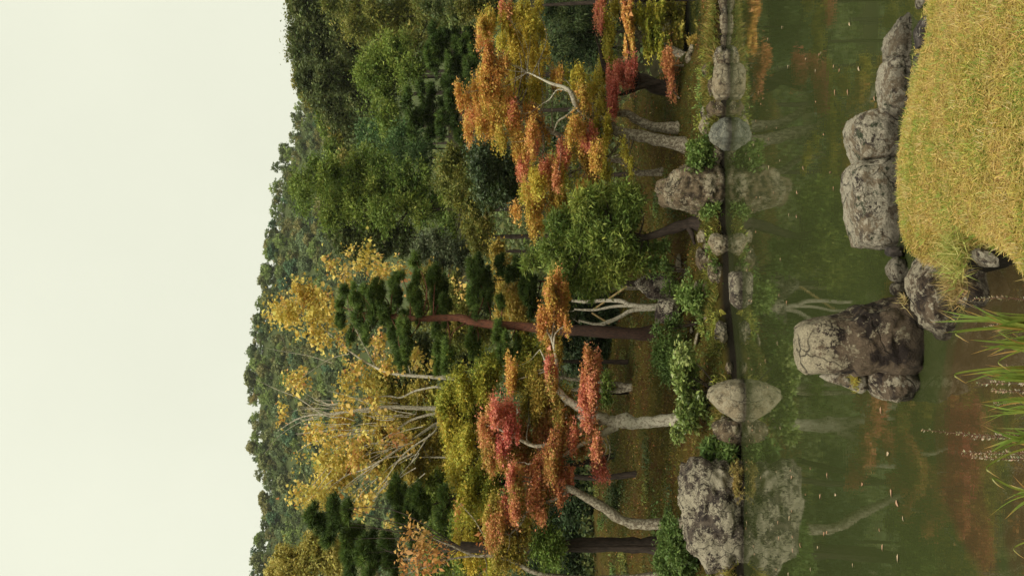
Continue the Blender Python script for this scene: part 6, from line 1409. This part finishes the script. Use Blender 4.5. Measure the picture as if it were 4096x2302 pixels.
def iris_leaf(parent, base, pts, width, tipcol=0.0, seed=0, old=False):
    """sword leaf along a world polyline"""
    p_, _ = smooth_path(pts, [1] * len(pts), 16); n_ = len(p_); tl = np.linspace(0, 1, n_)
    wd_ = width * np.clip(1.0 - tl ** 2.2, 0.03, 1) * np.clip(0.75 + tl, 0, 1)
    rr = np.random.RandomState(seed); ang = rr.uniform(-.5, .5)
    side = np.array([math.cos(ang), math.sin(ang), 0.0]); tan = nrm(np.gradient(p_, axis=0)); side = nrm(side - tan * (tan @ side)[:, None]); up_ = np.cross(side, tan)
    l = p_ - side * wd_[:, None] * .5 + up_ * wd_[:, None] * .12; r = p_ + side * wd_[:, None] * .5 + up_ * wd_[:, None] * .12
    V_ = np.concatenate([l, p_, r]); F_ = []
    for k in range(n_ - 1):
        F_ += [[k, k + 1, n_ + k + 1, n_ + k], [n_ + k, n_ + k + 1, 2 * n_ + k + 1, 2 * n_ + k]]
    g0 = np.array([0.32, 0.32, 0.05]) * rr.uniform(.8, 1.2); g1 = np.array([0.19, 0.27, 0.045]) * rr.uniform(.8, 1.25); ye = np.array([0.42, 0.30, 0.05]); brn = np.array([0.38, 0.20, 0.08])
    cols = []
    for k in range(n_ - 1):
        tk = tl[k]; c_ = g0 * (1 - min(1, tk * 1.8)) + g1 * min(1, tk * 1.8)
        w_ = np.clip((tk - (1 - tipcol)) / max(tipcol * .6, .01), 0, 1); c_ = c_ * (1 - w_) + (ye * .4 + brn * .6) * w_
        if old: c_ = ye * (1 - tk) + brn * tk
        cols += [c_, c_ * 1.08]
    me = raw_mesh('leaf', V_ - np.asarray(base), F_, np.array(cols), True); o = bpy.data.objects.new('leaf', me); me.materials.append(MAT['iris']); COL.objects.link(o); o.parent = parent
def iris(label, tips, y_base, seed, D=5.75):
    """tips: picture points of the leaf ends; all leaves rise from one root below the frame"""
    b_ = at(4150, y_base, D - 0.1); b_ = np.array([b_[0], D, max(gz(b_[0], D), 0.0)])
    e = empty('iris', b_); tag(e, label, 'iris', 'iris clumps at the near water edge'); rr = np.random.RandomState(seed)
    for k_ in range({1: 16, 2: 12, 3: 12, 4: 9, 5: 7, 6: 2, 7: 0}[seed]):
        tips = tips + [('E', rr.uniform(720, 1080), (y_base + rr.uniform(-70, 70) - 1150) * 2.632, 'nyto'[k_ % 4])]
    for k, tp in enumerate(tips):
        (vx, x_, y_), kind = tp[:3], (tp[3] if len(tp) > 3 else 'n')
        Dt = D + rr.uniform(-.12, .12); tpw = at(*px(vx, x_, y_), Dt); b0 = b_ + [rr.uniform(-.05, .05), rr.uniform(-.04, .04), -.03]
        mid = b0 * .45 + tpw * .55; mid[0] = b0[0] * .62 + tpw[0] * .38; mid[2] = b0[2] * .4 + tpw[2] * .6
        pts = [b0, mid, tpw]
        if kind == 'c':   # curled tip
            top = tpw.copy(); top[2] += 0.05; s_ = 1 if len(tp) < 5 else tp[4]
            pts = [b0, mid + [0, 0, .03], top, tpw + [-0.03 * s_, -.02, 0.035], tpw + [-0.055 * s_, -.03, -.005]]
        iris_leaf(e, b_, pts, (rr.uniform(.015, .023) if kind in 'ny' else 0.012) if kind != 't' else 0.008, {'n': .12, 'y': .35, 'c': .5, 't': .3, 'o': .9}[kind], seed * 50 + k, kind == 'o')
iris('iris clump in front of the sloping boulder with the tallest green blades', [('E', 270, 235), ('E', 360, 308), ('E', 175, 362), ('E', 320, 475), ('E', 600, 165), ('E', 530, 232, 'y'), ('E', 700, 262), ('E', 570, 470, 'c'), ('E', 700, 230), ('E', 820, 330), ('E', 760, 385, 'o'), ('E', 900, 360)], 1300, 1)
iris('iris clump with short forking blades beside the tallest one', [('E', 600, 548), ('E', 710, 612), ('E', 720, 622, 't'), ('E', 615, 698, 'y'), ('E', 790, 718, 'y'), ('E', 1010, 770, 'c'), ('E', 900, 580)], 1385, 2)
iris('iris clump below the tall split boulder with two curled tips', [('E', 500, 925, 'y'), ('E', 560, 905, 'c'), ('E', 540, 1003), ('E', 790, 860), ('E', 900, 880), ('E', 960, 950, 'y')], 1500, 3)
iris('yellowing iris clump with one long browned blade', [('E', 700, 1210, 'y'), ('E', 1100, 1090, 'y'), ('E', 680, 1375, 't'), ('E', 725, 1440, 't'), ('E', 820, 1300, 't'), ('E', 1000, 1270), ('E', 900, 1330, 't'), ('E', 1080, 1170, 'o')], 1630, 4)
iris('bright yellow-green iris clump by the leafy reddish stalks', [('F', 730, 185, 'y'), ('F', 790, 165), ('F', 810, 235), ('F', 870, 322, 'y'), ('F', 750, 480, 'c'), ('F', 610, 105, 't'), ('F', 880, 130)], 1760, 5)
iris('thin sparse iris with browned arching blades', [('F', 800, 580, 'c'), ('F', 890, 555, 'o'), ('F', 820, 945, 'y'), ('F', 810, 780, 't'), ('F', 665, 930, 't')], 2000, 6)
iris('single iris with one curled brown blade apart from the clumps', [('F', 965, 1120, 'o'), ('F', 985, 1200, 'c')], 2200, 7)
# leafy reddish stalks
def stalk(label, view, tip, y_base, seed, D=5.8):
    tpw = at(*px(view, *tip), D); b_ = at(4160, y_base, D); b_ = np.array([b_[0], D, max(gz(b_[0], D), 0.0) - .02]); rr = np.random.RandomState(seed)
    e = empty('leafy_stalk', b_); tag(e, label, 'plant', 'leafy stalks among the irises')
    mid = (b_ + tpw) / 2 + [rr.uniform(-.02, .02), 0, 0]
    wd = Wood(seed); p_, _ = wd.tube([b_, mid, tpw], [.0035, .003, .0015], 18, 5, .02); wd.object('stem', MAT['bark_stalk'], e, tuple(b_))
    f_ = Foliage(seed, False); n_ = 90; tl = np.sort(rr.uniform(.25, 1, n_)); pos = np.stack([np.interp(tl, np.linspace(0, 1, len(p_)), p_[:, q]) for q in range(3)], -1)
    an = rr.uniform(0, 6.28, n_); ax_ = nrm(np.stack([np.cos(an), np.sin(an) * .7, np.full(n_, .55)], -1)); L_ = rr.uniform(.014, .028, n_) * (1.15 - .4 * tl)
    f_.add(pos + ax_ * L_[:, None] * .5, ax_, nrm(rr.normal(size=(n_, 3)) + [0, 0, 1]), L_, L_ * .4, pal_colors([(0.22, 0.23, 0.13), (0.30, 0.24, 0.16), (0.32, 0.16, 0.10), (0.14, 0.16, 0.06)], rr.rand(n_), .2, rr))
    f_.object('leaves', MAT['leaf'], e, tuple(b_))
MAT['bark_stalk'] = bark_material('stalk', (0.20, 0.10, 0.07), (0.12, 0.06, 0.04), (0.2, 0.14, 0.09), .3, 4)
for lab, vw, tp, yb in [('tallest leafy reddish stalk rising from the near water edge', 'F', (90, 150), 1740), ('shorter leafy stalk next to the tallest one', 'F', (520, 225), 1755), ('slim leafy stalk with an even shorter companion', 'F', (445, 352), 1815),
                        ('shortest leafy stalk near the arching brown blades', 'F', (540, 395), 1830), ('green-brown leafy stalk beside the two curled iris tips', 'E', (680, 1010), 1530), ('low bushy stalk between the curled and yellowing irises', 'E', (840, 1075), 1555),
                        ('drooping leafy stalk between the two green iris clumps', 'E', (1000, 830), 1470), ('stalk of small leaves beside the long browned blade', 'E', (860, 1220), 1610), ('stalk of small leaves in front of the sloping boulder', 'E', (650, 120), 1215), ('stalk of small dry leaves within the tallest iris clump', 'E', (760, 420), 1312)]:
    stalk(lab, vw, tp, yb, abs(hash(lab)) % 1000 if False else len(lab) * 7 + int(yb))
print('objects', len(bpy.data.objects), 'tris', sum(len(m_.polygons) * 2 for m_ in bpy.data.meshes))
